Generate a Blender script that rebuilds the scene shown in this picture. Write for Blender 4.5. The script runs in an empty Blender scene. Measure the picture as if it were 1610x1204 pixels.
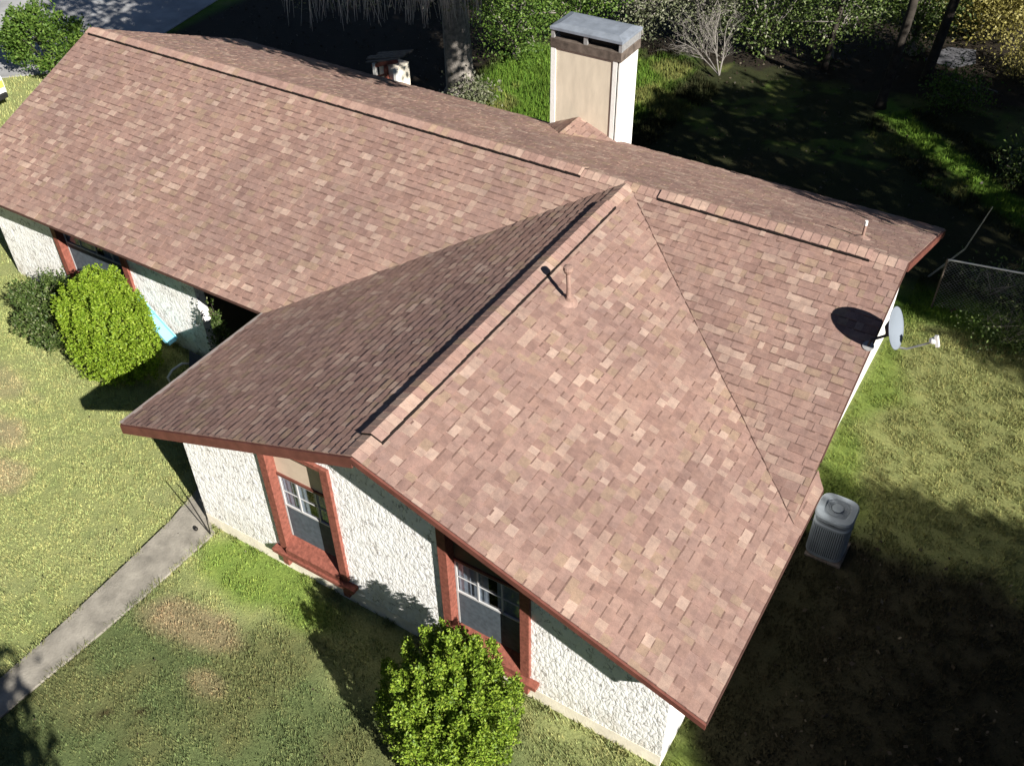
import bpy, math, random
import numpy as np
from mathutils import Vector, Matrix

random.seed(7)
SC = bpy.context.scene
COL = SC.collection

# ------------------------------------------------------------------ camera
cam_data = bpy.data.cameras.new('camera')
cam = bpy.data.objects.new('camera', cam_data)
COL.objects.link(cam)
_r = Vector((0.85288354, 0.52195051, -0.01254372))
_u = Vector((-0.33870677, 0.57142171, 0.74749914))
_f = Vector((-0.39732531, 0.63328106, -0.66414433))
cam.matrix_world = Matrix(((_r.x, _u.x, -_f.x, 6.0041), (_r.y, _u.y, -_f.y, -13.3198),
                           (_r.z, _u.z, -_f.z, 12.6427), (0, 0, 0, 1)))
cam_data.sensor_width = 36.0
cam_data.lens = 36.0 * 1544.39 / 1610.0
cam_data.clip_start = 0.1
cam_data.clip_end = 2000.0
SC.camera = cam

# ------------------------------------------------------------------ light
SUN_DIR = Vector((0.79425, -0.31244, 0.52109)).normalized()      # towards the sun
sun_el = math.asin(SUN_DIR.z)
sun_az = math.atan2(SUN_DIR.x, SUN_DIR.y)
world = bpy.data.worlds.new("World")
SC.world = world
world.use_nodes = True
wn = world.node_tree
for n in list(wn.nodes):
    wn.nodes.remove(n)
wo = wn.nodes.new('ShaderNodeOutputWorld')
wb = wn.nodes.new('ShaderNodeBackground')
ws = wn.nodes.new('ShaderNodeTexSky')
ws.sky_type = 'NISHITA'
ws.sun_disc = False
ws.sun_elevation = sun_el
ws.sun_rotation = sun_az
ws.altitude = 300
ws.air_density = 0.5
ws.dust_density = 0.1
wb.inputs['Strength'].default_value = 0.05
wn.links.new(ws.outputs[0], wb.inputs[0])
wn.links.new(wb.outputs[0], wo.inputs[0])
sd = bpy.data.lights.new('sun', 'SUN')
sd.energy = 5.0
sd.angle = math.radians(0.5)
sd.color = (1.0, 0.955, 0.88)
sun = bpy.data.objects.new('sun', sd)
COL.objects.link(sun)
sun.rotation_euler = SUN_DIR.to_track_quat('Z', 'Y').to_euler()
SC.view_settings.view_transform = 'Standard'
SC.view_settings.look = 'None'
SC.view_settings.exposure = 1.0
SC.view_settings.gamma = 1.0

# ------------------------------------------------------------------ materials
def new_mat(name):
    m = bpy.data.materials.new(name)
    m.use_nodes = True
    nt = m.node_tree
    b = nt.nodes['Principled BSDF']
    b.inputs['Specular IOR Level'].default_value = 0.25
    return m, nt, b

def N(nt, t, **kw):
    n = nt.nodes.new(t)
    for k, v in kw.items():
        if k in n.inputs:
            n.inputs[k].default_value = v
        else:
            setattr(n, k, v)
    return n

def ramp(nt, stops, interp='LINEAR'):
    r = nt.nodes.new('ShaderNodeValToRGB')
    e = r.color_ramp
    e.interpolation = interp
    while len(e.elements) > 1:
        e.elements.remove(e.elements[-1])
    e.elements[0].position = stops[0][0]
    e.elements[0].color = (*stops[0][1], 1)
    for p, c in stops[1:]:
        x = e.elements.new(p)
        x.color = (*c, 1)
    return r

def mixrgb(nt, typ, fac, a, b):
    m = nt.nodes.new('ShaderNodeMix')
    m.data_type = 'RGBA'
    m.blend_type = typ
    for sock, v in ((0, fac), (6, a), (7, b)):
        if hasattr(v, 'links') or isinstance(v, bpy.types.NodeSocket):
            nt.links.new(v, m.inputs[sock])
        elif sock == 0:
            m.inputs[0].default_value = v
        else:
            m.inputs[sock].default_value = (*v, 1)
    return m.outputs[2]

def bump(nt, b, height, strength, dist):
    n = N(nt, 'ShaderNodeBump')
    n.inputs['Strength'].default_value = strength
    n.inputs['Distance'].default_value = dist
    nt.links.new(height, n.inputs['Height'])
    nt.links.new(n.outputs[0], b.inputs['Normal'])

def coords(nt, scale=(1, 1, 1)):
    t = N(nt, 'ShaderNodeTexCoord')
    m = N(nt, 'ShaderNodeMapping')
    m.inputs['Scale'].default_value = scale
    nt.links.new(t.outputs['Object'], m.inputs[0])
    return m.outputs[0]

def noise(nt, vec, scale, detail=4, rough=.6):
    n = N(nt, 'ShaderNodeTexNoise')
    n.inputs['Scale'].default_value = scale
    n.inputs['Detail'].default_value = detail
    n.inputs['Roughness'].default_value = rough
    nt.links.new(vec, n.inputs['Vector'])
    return n.outputs['Fac']

def mat_plain(name, col, rough=.7, var=.25, nscale=6, metal=0, spec=.25, bmp=0, bscale=60):
    m, nt, b = new_mat(name)
    v = coords(nt)
    f = noise(nt, v, nscale)
    r = ramp(nt, [(.3, tuple(c * (1 - var) for c in col)), (.7, tuple(min(1, c * (1 + var * .5)) for c in col))])
    nt.links.new(f, r.inputs[0])
    nt.links.new(r.outputs[0], b.inputs['Base Color'])
    b.inputs['Roughness'].default_value = rough
    b.inputs['Metallic'].default_value = metal
    b.inputs['Specular IOR Level'].default_value = spec
    if bmp:
        bump(nt, b, noise(nt, v, bscale, 3), bmp, .01)
    return m

def mat_shingle(name, light=1.0):
    m, nt, b = new_mat(name)
    g = N(nt, 'ShaderNodeNewGeometry')
    L = light
    def c(r, g_, b_): return (r * L, g_ * L, b_ * L)
    r = ramp(nt, [(0, c(.275, .178, .150)), (.12, c(.235, .150, .126)), (.22, c(.260, .168, .138)), (.32, c(.272, .180, .152)),
                  (.46, c(.260, .170, .142)), (.58, c(.288, .192, .160)), (.72, c(.300, .208, .170)), (.79, c(.278, .196, .146)),
                  (.885, c(.335, .240, .195)), (.97, c(.38, .278, .228))], 'CONSTANT')
    nt.links.new(g.outputs['Random Per Island'], r.inputs[0])
    v = coords(nt)
    big = ramp(nt, [(.3, (.87, .87, .89)), (.7, (1.12, 1.10, 1.07))])
    nt.links.new(noise(nt, v, .55, 3), big.inputs[0])
    fine = ramp(nt, [(.3, (.72, .72, .72)), (.7, (1.22, 1.22, 1.22))])
    nt.links.new(noise(nt, v, 140, 2, .8), fine.inputs[0])
    mid = ramp(nt, [(.35, (.84, .84, .85)), (.65, (1.14, 1.13, 1.11))])
    nt.links.new(noise(nt, v, 9, 4, .7), mid.inputs[0])
    o = mixrgb(nt, 'MULTIPLY', 1, r.outputs[0], big.outputs[0])
    o = mixrgb(nt, 'MULTIPLY', 1, o, fine.outputs[0])
    o = mixrgb(nt, 'MULTIPLY', 1, o, mid.outputs[0])
    nt.links.new(o, b.inputs['Base Color'])
    b.inputs['Roughness'].default_value = .92
    b.inputs['Specular IOR Level'].default_value = .15
    bump(nt, b, noise(nt, v, 180, 2, .8), .5, .004)
    return m

def mat_stone(name):
    m, nt, b = new_mat(name)
    v = coords(nt)
    w = N(nt, 'ShaderNodeTexNoise'); w.inputs['Scale'].default_value = 5; w.inputs['Detail'].default_value = 3
    nt.links.new(v, w.inputs['Vector'])
    add = N(nt, 'ShaderNodeVectorMath', operation='MULTIPLY_ADD')
    nt.links.new(w.outputs['Color'], add.inputs[0]); add.inputs[1].default_value = (.2, .2, .2)
    nt.links.new(v, add.inputs[2])
    mp = N(nt, 'ShaderNodeMapping'); mp.inputs['Scale'].default_value = (17, 17, 8.5)
    nt.links.new(add.outputs[0], mp.inputs[0])
    vo = N(nt, 'ShaderNodeTexVoronoi', feature='DISTANCE_TO_EDGE'); vo.inputs['Scale'].default_value = 1
    nt.links.new(mp.outputs[0], vo.inputs['Vector'])
    mask = noise(nt, v, 7, 3)
    mr = ramp(nt, [(.50, (0, 0, 0)), (.62, (1, 1, 1))]); nt.links.new(mask, mr.inputs[0])
    er = ramp(nt, [(0, (.32, .30, .30)), (.05, (.6, .58, .57)), (.13, (1, 1, 1))]); nt.links.new(vo.outputs['Distance'], er.inputs[0])
    crev = mixrgb(nt, 'MIX', mr.outputs[0], (1, 1, 1), er.outputs[0])
    tint = ramp(nt, [(.3, (.85, .825, .79)), (.5, (.93, .92, .905)), (.75, (.95, .945, .935))]); nt.links.new(noise(nt, v, 3.2, 5), tint.inputs[0])
    o = mixrgb(nt, 'MULTIPLY', 1, tint.outputs[0], crev)
    sx = N(nt, 'ShaderNodeSeparateXYZ'); nt.links.new(v, sx.inputs[0])
    dz = N(nt, 'ShaderNodeMapRange'); dz.inputs['From Min'].default_value = .95; dz.inputs['From Max'].default_value = .2
    nt.links.new(sx.outputs['Z'], dz.inputs['Value'])
    dm = N(nt, 'ShaderNodeMath', operation='MULTIPLY'); nt.links.new(dz.outputs[0], dm.inputs[0])
    dr = ramp(nt, [(.42, (0, 0, 0)), (.68, (.75, .75, .75))]); nt.links.new(noise(nt, coords(nt, (1, 1, .6)), 4.5, 6, .7), dr.inputs[0]); nt.links.new(dr.outputs[0], dm.inputs[1])
    o = mixrgb(nt, 'MIX', dm.outputs[0], o, (.46, .39, .29))
    nt.links.new(o, b.inputs['Base Color'])
    b.inputs['Roughness'].default_value = .85
    h = N(nt, 'ShaderNodeMath', operation='MULTIPLY_ADD')
    nt.links.new(er.outputs[0], h.inputs[0]); h.inputs[1].default_value = .22
    v1 = N(nt, 'ShaderNodeTexVoronoi', feature='SMOOTH_F1'); v1.inputs['Scale'].default_value = 1; v1.inputs['Smoothness'].default_value = .25
    nt.links.new(mp.outputs[0], v1.inputs['Vector'])
    iv = N(nt, 'ShaderNodeMath', operation='MULTIPLY_ADD'); nt.links.new(v1.outputs['Distance'], iv.inputs[0]); iv.inputs[1].default_value = -.45
    nt.links.new(noise(nt, coords(nt, (1, 1, .6)), 11, 5, .62), iv.inputs[2])
    nt.links.new(iv.outputs[0], h.inputs[2])
    bump(nt, b, h.outputs[0], .65, .022)
    return m

def mat_leaf(name, stops, trans=.3, rough=.55):
    m, nt, b = new_mat(name)
    g = N(nt, 'ShaderNodeNewGeometry')
    r = ramp(nt, stops); nt.links.new(g.outputs['Random Per Island'], r.inputs[0])
    nt.links.new(r.outputs[0], b.inputs['Base Color'])
    b.inputs['Roughness'].default_value = rough
    b.inputs['Specular IOR Level'].default_value = .3
    t = N(nt, 'ShaderNodeBsdfTranslucent'); nt.links.new(r.outputs[0], t.inputs['Color'])
    mx = N(nt, 'ShaderNodeMixShader'); mx.inputs[0].default_value = trans
    out = nt.nodes['Material Output']
    nt.links.new(b.outputs[0], mx.inputs[1]); nt.links.new(t.outputs[0], mx.inputs[2])
    nt.links.new(mx.outputs[0], out.inputs['Surface'])
    return m

def mat_attr(name, mul=1.0, nscale=40, rough=.9, bmp=.6, bd=.03, var=.35):
    m, nt, b = new_mat(name)
    a = N(nt, 'ShaderNodeAttribute'); a.attribute_name = 'tint'
    v = coords(nt)
    f = ramp(nt, [(.3, (mul * (1 - var),) * 3), (.7, (mul * (1 + var),) * 3)])
    nt.links.new(noise(nt, v, nscale, 5, .7), f.inputs[0])
    f2 = ramp(nt, [(.35, (.85, .88, .85)), (.65, (1.12, 1.08, 1.05))])
    nt.links.new(noise(nt, v, 4, 5, .65), f2.inputs[0])
    o = mixrgb(nt, 'MULTIPLY', 1, a.outputs['Color'], f.outputs[0])
    o = mixrgb(nt, 'MULTIPLY', 1, o, f2.outputs[0])
    nt.links.new(o, b.inputs['Base Color'])
    b.inputs['Roughness'].default_value = rough
    b.inputs['Specular IOR Level'].default_value = .1
    if bmp:
        bump(nt, b, noise(nt, v, nscale * 1.3, 5, .75), bmp, bd)
    return m

def mat_glass(name):
    m = bpy.data.materials.new(name); m.use_nodes = True
    nt = m.node_tree; out = nt.nodes['Material Output']; nt.nodes.remove(nt.nodes['Principled BSDF'])
    t = N(nt, 'ShaderNodeBsdfTransparent'); t.inputs[0].default_value = (.66, .70, .74, 1)
    g = N(nt, 'ShaderNodeBsdfGlossy'); g.inputs['Roughness'].default_value = .03
    v = coords(nt); nz = noise(nt, v, 2.5, 2)
    bp = N(nt, 'ShaderNodeBump'); bp.inputs['Strength'].default_value = .15; bp.inputs['Distance'].default_value = .01
    nt.links.new(nz, bp.inputs['Height']); nt.links.new(bp.outputs[0], g.inputs['Normal'])
    mx = N(nt, 'ShaderNodeMixShader')
    mx.inputs[0].default_value = .14; nt.links.new(t.outputs[0], mx.inputs[1]); nt.links.new(g.outputs[0], mx.inputs[2])
    nt.links.new(mx.outputs[0], out.inputs['Surface'])
    return m

M = {}
M['shingle'] = mat_shingle('asphalt_shingle')
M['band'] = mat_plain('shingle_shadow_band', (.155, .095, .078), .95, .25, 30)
M['cap'] = mat_shingle('cap_shingle', 1.16)
M['deck'] = mat_plain('soffit_paint', (.09, .045, .036), .8)
M['vent'] = mat_plain('vent_plastic', (.012, .009, .008), .6)
M['stone'] = mat_stone('white_stone_veneer')
M['found'] = mat_plain('cream_footing', (.86, .79, .66), .85, .16, 5, bmp=.4, bscale=30)
M['red'] = mat_plain('red_trim_paint', (.25, .085, .060), .7, .42, 16, bmp=.5, bscale=40)
M['redfascia'] = mat_plain('red_fascia_paint', (.155, .056, .042), .6, .3, 5, bmp=.2, bscale=50)
M['paleedge'] = mat_plain('pale_drip_edge', (.26, .22, .20), .5, .2, 5)
M['white'] = mat_plain('white_paint', (.82, .80, .76), .5, .06, 5)
M['creampanel'] = mat_plain('cream_panel', (.62, .50, .39), .55, .1, 5)
M['olive'] = mat_plain('shade_olive_panel', (.10, .085, .055), .6, .2, 5)  # dark olive stands in for shade on porch walls and one window panel
M['frame'] = mat_plain('window_metal', (.50, .50, .50), .45, .1, 8)
M['curtain'] = mat_plain('white_curtain', (.40, .43, .48), .8, .25, 9)
M['screen'] = mat_plain('insect_screen', (.085, .105, .125), .7, .3, 12)
M['room'] = mat_plain('dark_room', (.015, .017, .022), .9)
M['glass'] = mat_glass('window_glass')
M['tanboard'] = None

def mat_board(name, col, groove=.28):
    m, nt, b = new_mat(name)
    v = coords(nt, (1, 1, .25))
    f = ramp(nt, [(.3, tuple(c * .86 for c in col)), (.7, tuple(min(.9, c * 1.05) for c in col))])
    nt.links.new(noise(nt, v, 7, 5), f.inputs[0])
    nt.links.new(f.outputs[0], b.inputs['Base Color'])
    b.inputs['Roughness'].default_value = .6
    w = N(nt, 'ShaderNodeTexWave', wave_type='BANDS', bands_direction='X'); w.inputs['Scale'].default_value = 12
    w.inputs['Distortion'].default_value = .2
    nt.links.new(coords(nt), w.inputs['Vector'])
    bump(nt, b, w.outputs['Fac'], .2, .004)
    return m
M['tanboard'] = mat_board('tan_chimney_board', (.66, .58, .46))
M['chimwhite'] = mat_plain('chimney_white', (.80, .79, .76), .6, .08, 8, bmp=.3, bscale=20)
M['sheet'] = mat_plain('weathered_sheet_metal', (.23, .26, .31), .5, .25, 4, metal=.1, spec=.5)
M['sheetdark'] = mat_plain('rusty_sheet_metal', (.15, .12, .10), .65, .5, 7, metal=.2)
M['galv'] = mat_plain('galvanised_steel', (.38, .38, .38), .5, .25, 15, metal=.4)
M['dish'] = mat_plain('grey_dish_paint', (.20, .23, .27), .42, .08, 5)
M['dishdark'] = mat_plain('dark_grey_bracket', (.05, .05, .055), .5)
M['acgrey'] = mat_plain('condenser_grey', (.20, .225, .25), .5, .15, 6)
M['acdark'] = mat_plain('condenser_dark', (.012, .014, .018), .7)
M['concrete'] = mat_plain('concrete_slab', (.285, .262, .222), .92, .38, 3.2, bmp=.8, bscale=30)
M['flue'] = mat_plain('painted_flue_pipe', (.29, .19, .155), .7, .2, 20)
M['pvc'] = mat_plain('white_pipe', (.75, .73, .70), .4, .05)
M['bark'] = mat_plain('grey_bark', (.26, .235, .21), .95, .55, 9, bmp=1, bscale=18)
M['deadwood'] = mat_plain('pale_dead_wood', (.24, .22, .20), .9, .3, 9)
M['darkbark'] = mat_plain('dark_bark', (.05, .042, .035), .95, .5, 7, bmp=.8, bscale=20)
M['blue'] = mat_plain('light_blue_plastic', (.24, .58, .74), .4, .05)
M['bluedark'] = mat_plain('navy_plastic', (.02, .035, .08), .5, .1)
M['iron'] = mat_plain('black_iron', (.015, .014, .013), .5)
M['carwhite'] = mat_plain('white_car_paint', (.75, .76, .76), .25, .03, spec=.6)
M['carglass'] = mat_plain('dark_car_glass', (.02, .035, .045), .08, .1, spec=.8)
M['tyre'] = mat_plain('black_rubber', (.015, .015, .015), .8)
M['lampyellow'] = mat_plain('yellow_lamp_lens', (.75, .62, .10), .25, .05, spec=.6)
M['wood'] = mat_plain('weathered_wood', (.17, .14, .12), .9, .5, 12, bmp=.6, bscale=30)
M['asph'] = mat_plain('old_driveway', (.34, .34, .345), .9, .3, .9, bmp=.5, bscale=12)

# ------------------------------------------------------------------ mesh helpers
class MB:
    def __init__(s): s.v, s.f, s.m = [], [], []
    def add(s, vs, fs, mi=0):
        o = len(s.v); s.v += [tuple(v) for v in vs]
        for f in fs: s.f.append(tuple(i + o for i in f)); s.m.append(mi)
    def box(s, x0, x1, y0, y1, z0, z1, mi=0):
        s.add([(x0, y0, z0), (x1, y0, z0), (x1, y1, z0), (x0, y1, z0), (x0, y0, z1), (x1, y0, z1), (x1, y1, z1), (x0, y1, z1)],
              [(0, 3, 2, 1), (4, 5, 6, 7), (0, 1, 5, 4), (1, 2, 6, 5), (2, 3, 7, 6), (3, 0, 4, 7)], mi)
    def prism(s, pts, d, mi=0):
        """polygon (3D points) extruded along vector d"""
        n = len(pts); d = Vector(d)
        vs = [Vector(p) for p in pts] + [Vector(p) + d for p in pts]
        fs = [tuple(range(n - 1, -1, -1)), tuple(range(n, 2 * n))] + [(i, (i + 1) % n, n + (i + 1) % n, n + i) for i in range(n)]
        s.add(vs, fs, mi)
    def bar(s, a, b, w, h, up=(0, 0, 1), mi=0):
        a = Vector(a); b = Vector(b); d = (b - a).normalized(); u = Vector(up)
        r = d.cross(u).normalized(); u = r.cross(d).normalized()
        vs = [p + r * (sx * w / 2) + u * (sy * h / 2) for p in (a, b) for sx, sy in ((-1, -1), (1, -1), (1, 1), (-1, 1))]
        s.add(vs, [(0, 3, 2, 1), (4, 5, 6, 7), (0, 1, 5, 4), (1, 2, 6, 5), (2, 3, 7, 6), (3, 0, 4, 7)], mi)
    def tube(s, pts, rad, sides=8, mi=0, cap=True):
        pts = [Vector(p) for p in pts]
        if not hasattr(rad, '__len__'): rad = [rad] * len(pts)
        rings = []; prev = None
        for i, p in enumerate(pts):
            d = (pts[min(i + 1, len(pts) - 1)] - pts[max(i - 1, 0)]).normalized()
            if prev is None:
                a = Vector((0, 0, 1)) if abs(d.z) < .9 else Vector((1, 0, 0)); r = d.cross(a).normalized()
            else:
                r = (prev - d * prev.dot(d)).normalized()
            prev = r; q = d.cross(r)
            rings.append([p + (r * math.cos(t) + q * math.sin(t)) * rad[i] for t in [2 * math.pi * k / sides for k in range(sides)]])
        vs = [v for R in rings for v in R]; fs = []
        for i in range(len(pts) - 1):
            for k in range(sides):
                a = i * sides + k; b = i * sides + (k + 1) % sides
                fs.append((a, b, b + sides, a + sides))
        if cap:
            fs.append(tuple(range(sides - 1, -1, -1))); fs.append(tuple(range((len(pts) - 1) * sides, len(pts) * sides)))
        s.add(vs, fs, mi)
    def lathe(s, prof, center=(0, 0, 0), axis=(0, 0, 1), seg=32, mi=0, sx=1, sy=1, power=None):
        ax = Vector(axis).normalized(); a = Vector((1, 0, 0)) if abs(ax.x) < .9 else Vector((0, 1, 0))
        r = (a - ax * a.dot(ax)).normalized(); q = ax.cross(r); c = Vector(center); vs = []; fs = []
        for (R, h) in prof:
            for k in range(seg):
                t = 2 * math.pi * k / seg; ct, st = math.cos(t), math.sin(t)
                kk = 1 if power is None else (abs(ct) ** power + abs(st) ** power) ** (-1 / power)
                vs.append(c + ax * h + r * (R * ct * kk * sx) + q * (R * st * kk * sy))
        for i in range(len(prof) - 1):
            for k in range(seg):
                a_ = i * seg + k; b_ = i * seg + (k + 1) % seg
                fs.append((a_, b_, b_ + seg, a_ + seg))
        fs.append(tuple(range(seg - 1, -1, -1))); fs.append(tuple(range((len(prof) - 1) * seg, len(prof) * seg)))
        s.add(vs, fs, mi)
    def build(s, name, mats, parent=None, smooth=False, bevel=0):
        me = bpy.data.meshes.new(name); me.from_pydata(s.v, [], s.f); me.validate(); me.update()
        if not isinstance(mats, (list, tuple)): mats = [mats]
        for m in mats: me.materials.append(m)
        if len(mats) > 1 and len(me.polygons) == len(s.m): me.polygons.foreach_set('material_index', s.m)
        if smooth: me.polygons.foreach_set('use_smooth', [True] * len(me.polygons))
        o = bpy.data.objects.new(name, me); COL.objects.link(o)
        if parent: o.parent = parent; o.matrix_parent_inverse = Matrix.Translation(-parent_loc(parent))
        if bevel:
            b = o.modifiers.new('bevel', 'BEVEL'); b.width = bevel; b.segments = 2; b.limit_method = 'ANGLE'
        return o

def parent_loc(p):
    l = Vector(p.location)
    while p.parent: p = p.parent; l += Vector(p.location)
    return l

def thing(name, label, cat, loc=(0, 0, 0), group=None):
    o = bpy.data.objects.new(name, None); COL.objects.link(o); o.location = loc
    o.empty_display_size = .2
    return tag(o, label, cat, group)
def tag(o, label=None, cat=None, group=None, kind=None):
    if label: o['label'] = label
    if cat: o['category'] = cat
    if group: o['group'] = group
    if kind: o['kind'] = kind
    return o

def np_mesh(name, V, F, mats, parent=None, tint=None, smooth=False):
    """V (n,3) array, F (m,k) array of equal-sided faces"""
    me = bpy.data.meshes.new(name)
    k = F.shape[1]
    me.vertices.add(len(V)); me.vertices.foreach_set('co', V.astype(np.float32).ravel())
    me.loops.add(F.size); me.loops.foreach_set('vertex_index', F.astype(np.int32).ravel())
    me.polygons.add(len(F)); me.polygons.foreach_set('loop_start', (np.arange(len(F)) * k).astype(np.int32))
    me.polygons.foreach_set('loop_total', np.full(len(F), k, np.int32))
    if smooth: me.polygons.foreach_set('use_smooth', np.ones(len(F), bool))
    me.update(calc_edges=True)
    if tint is not None:
        a = me.attributes.new('tint', 'FLOAT_COLOR', 'POINT')
        c = np.ones((len(V), 4), np.float32); c[:, :3] = tint
        a.data.foreach_set('color', c.ravel())
    for m in (mats if isinstance(mats, (list, tuple)) else [mats]): me.materials.append(m)
    o = bpy.data.objects.new(name, me); COL.objects.link(o)
    if parent: o.parent = parent; o.matrix_parent_inverse = Matrix.Translation(-parent_loc(parent))
    return o

def vnoise(x, y, scale, seed=0, octaves=3):
    """smooth value noise in 0..1 on world x,y arrays"""
    out = np.zeros_like(x, float); amp = 1; tot = 0
    for o in range(octaves):
        rs = np.random.RandomState(seed * 17 + o); T = rs.rand(64, 64)
        u = x * scale + 100.3 * (o + 1); v = y * scale + 57.1 * (o + 1)
        iu = np.floor(u).astype(int); iv = np.floor(v).astype(int); fu = u - iu; fv = v - iv
        fu = fu * fu * (3 - 2 * fu); fv = fv * fv * (3 - 2 * fv)
        g = lambda a, b: T[a % 64, b % 64]
        out += amp * ((g(iu, iv) * (1 - fu) + g(iu + 1, iv) * fu) * (1 - fv) + (g(iu, iv + 1) * (1 - fu) + g(iu + 1, iv + 1) * fu) * fv)
        tot += amp; amp *= .5; scale *= 2.1
    return out / tot

# ------------------------------------------------------------------ dimensions
E_ = 2.45; H = 4.2128; L = 13.193; R = 4.6235; B = 7.3825
AL = 4.6613; AR = 4.7714; AM = 4.2489; YJ = 3.2931
SL = (H - E_) / AL; SR = (H - E_) / AR; SM = (H - E_) / AM
YW = -B + .508            # front wall plane
XWL = -4.07; XWR = 4.19   # wing side walls
YM = -3.75                # main front wall plane
XR = 4.21; XL = -12.95    # main gable walls
YB = 3.75                 # back wall

# ------------------------------------------------------------------ ground
def lawn_tint(x, y):
    """colour of the ground cover at x,y (albedo), right yard darkened for tree shade"""
    def blend(c, col, w): return c * (1 - w[:, None]) + np.array(col)[None] * w[:, None]
    sm = lambda t: np.clip(t, 0, 1) ** 2 * (3 - 2 * np.clip(t, 0, 1))
    n1 = vnoise(x, y, .45, 1); n2 = vnoise(x, y, 1.6, 2); n3 = vnoise(x, y, .9, 3)
    c = np.tile(np.array([[.315, .345, .142]]), (len(x), 1))                       # yellow green lawn
    c = blend(c, (.31, .33, .155), sm((n2 - .55) * 5) * .45)
    c = blend(c, (.235, .285, .10), sm((n1 - .5) * 4) * .5)
    # bare, dry patches by the left edge of the front lawn
    for px, py, rx, ry, a in ((-9.3, -7.3, 1.3, .5, .8), (-8.2, -8.0, .9, .5, .75), (-10.4, -6.4, 1.2, .5, .55), (-2.75, -8.4, .8, .3, .75), (-2.1, -9.0, .45, .2, .6),
                           (-3.55, -8.75, .5, .25, .5), (-.55, -10.0, .9, .25, .4)):
        d = np.hypot((x - px) / rx, (y - py) / ry) + (n2 - .5) * 1.1
        c = blend(c, (.36, .30, .185), sm((1.15 - d) * 1.6) * a)
    # cooler, denser turf this side of the path
    w = sm(((-7.75 - y) + (x + 3.3) * .12 + (n3 - .5) * 1.6) * 1.0) * sm((x - (-4.9 + (y + 7.5) * -.1)) * 3)
    g = np.array([[.132, .168, .068]]) * (1 + (n2[:, None] - .5) * .5)
    dry = sm((n3 - .50) * 6)[:, None] * .4
    g = g * (1 - dry) + np.array([[.19, .175, .075]]) * dry
    c = c * (1 - w[:, None]) + g * w[:, None]
    for px, py, rx, ry, a in ((-2.75, -8.5, .85, .33, .8), (-2.0, -9.1, .4, .2, .6), (-3.4, -8.7, .5, .25, .5)):
        d = np.hypot((x - px) / rx, (y - py) / ry) + (n2 - .5) * 1.1
        c = blend(c, (.31, .25, .15), sm((1.15 - d) * 1.6) * a)
    d = np.hypot((x + 2.4) / 1.5, (y + 7.3) / .55) + (n2 - .5) * .8
    c = blend(c, (.17, .27, .04), sm((1.2 - d) * 1.8) * .75)
    # crack of bare soil
    d = np.abs((y + 9.6) - (x + 1.9) * .62 + (n2 - .5) * .25)
    c = blend(c, (.05, .04, .02), sm((.05 - d) * 30) * ((x > -3.0) & (x < -1.3)) * (n2 > .42))
    # olive dry lawn to the right
    w = sm((x - 3.9) * 2)
    gr = np.array([[.212, .226, .088]]) * (1 + (n2[:, None] - .5) * .5)
    c = c * (1 - w[:, None]) + gr * w[:, None]
    c = blend(c, (.13, .19, .035), w * sm((5.4 - x - (y + 1.5) * .05 + (n3 - .5) * 1.5) * 1.3) * .8)
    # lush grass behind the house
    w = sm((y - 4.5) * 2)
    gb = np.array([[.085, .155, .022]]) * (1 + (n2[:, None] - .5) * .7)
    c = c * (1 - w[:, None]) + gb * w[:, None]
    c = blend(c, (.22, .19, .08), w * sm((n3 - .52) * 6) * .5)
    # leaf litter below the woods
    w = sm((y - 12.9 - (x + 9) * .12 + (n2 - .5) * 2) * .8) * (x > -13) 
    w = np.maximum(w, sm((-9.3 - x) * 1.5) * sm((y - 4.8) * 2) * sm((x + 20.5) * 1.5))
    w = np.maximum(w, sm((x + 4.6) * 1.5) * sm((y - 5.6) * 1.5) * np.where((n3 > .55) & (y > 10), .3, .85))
    w = np.maximum(w, sm((x - 4.0) * 2) * sm((-1.2 - y + (n2 - .5)) * 1.5) * sm((-(y + 5.6) * 0 + (x - 4.2 + (y + 6.5) * 1.2) * 1.5)) * .92)  # bare soil under the right yard tree, darkened to follow its shade
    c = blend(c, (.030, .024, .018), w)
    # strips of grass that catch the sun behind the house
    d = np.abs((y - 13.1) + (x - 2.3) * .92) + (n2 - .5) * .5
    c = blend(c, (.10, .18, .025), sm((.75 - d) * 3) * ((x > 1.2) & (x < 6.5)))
    return np.clip(c, .01, .8)

def grid(name, x0, x1, y0, y1, st, mat, z=0.0):
    xs = np.arange(x0, x1 + 1e-6, st); ys = np.arange(y0, y1 + 1e-6, st)
    X, Y = np.meshgrid(xs, ys); x = X.ravel(); y = Y.ravel()
    nx = len(xs); ny = len(ys)
    i = np.arange(nx * ny).reshape(ny, nx)
    F = np.stack([i[:-1, :-1], i[:-1, 1:], i[1:, 1:], i[1:, :-1]], -1).reshape(-1, 4)
    zz = (vnoise(x, y, .6, 9) - .5) * .05 * ((x < -16) | (y < -8) | (y > 6) | (x > 6))
    V = np.stack([x, y, zz * 0 + z], 1)
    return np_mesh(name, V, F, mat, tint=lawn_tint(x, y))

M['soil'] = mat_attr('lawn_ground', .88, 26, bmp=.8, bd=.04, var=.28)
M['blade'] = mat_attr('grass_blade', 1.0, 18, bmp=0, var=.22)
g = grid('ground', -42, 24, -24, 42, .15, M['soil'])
tag(g, kind='structure')
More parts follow.
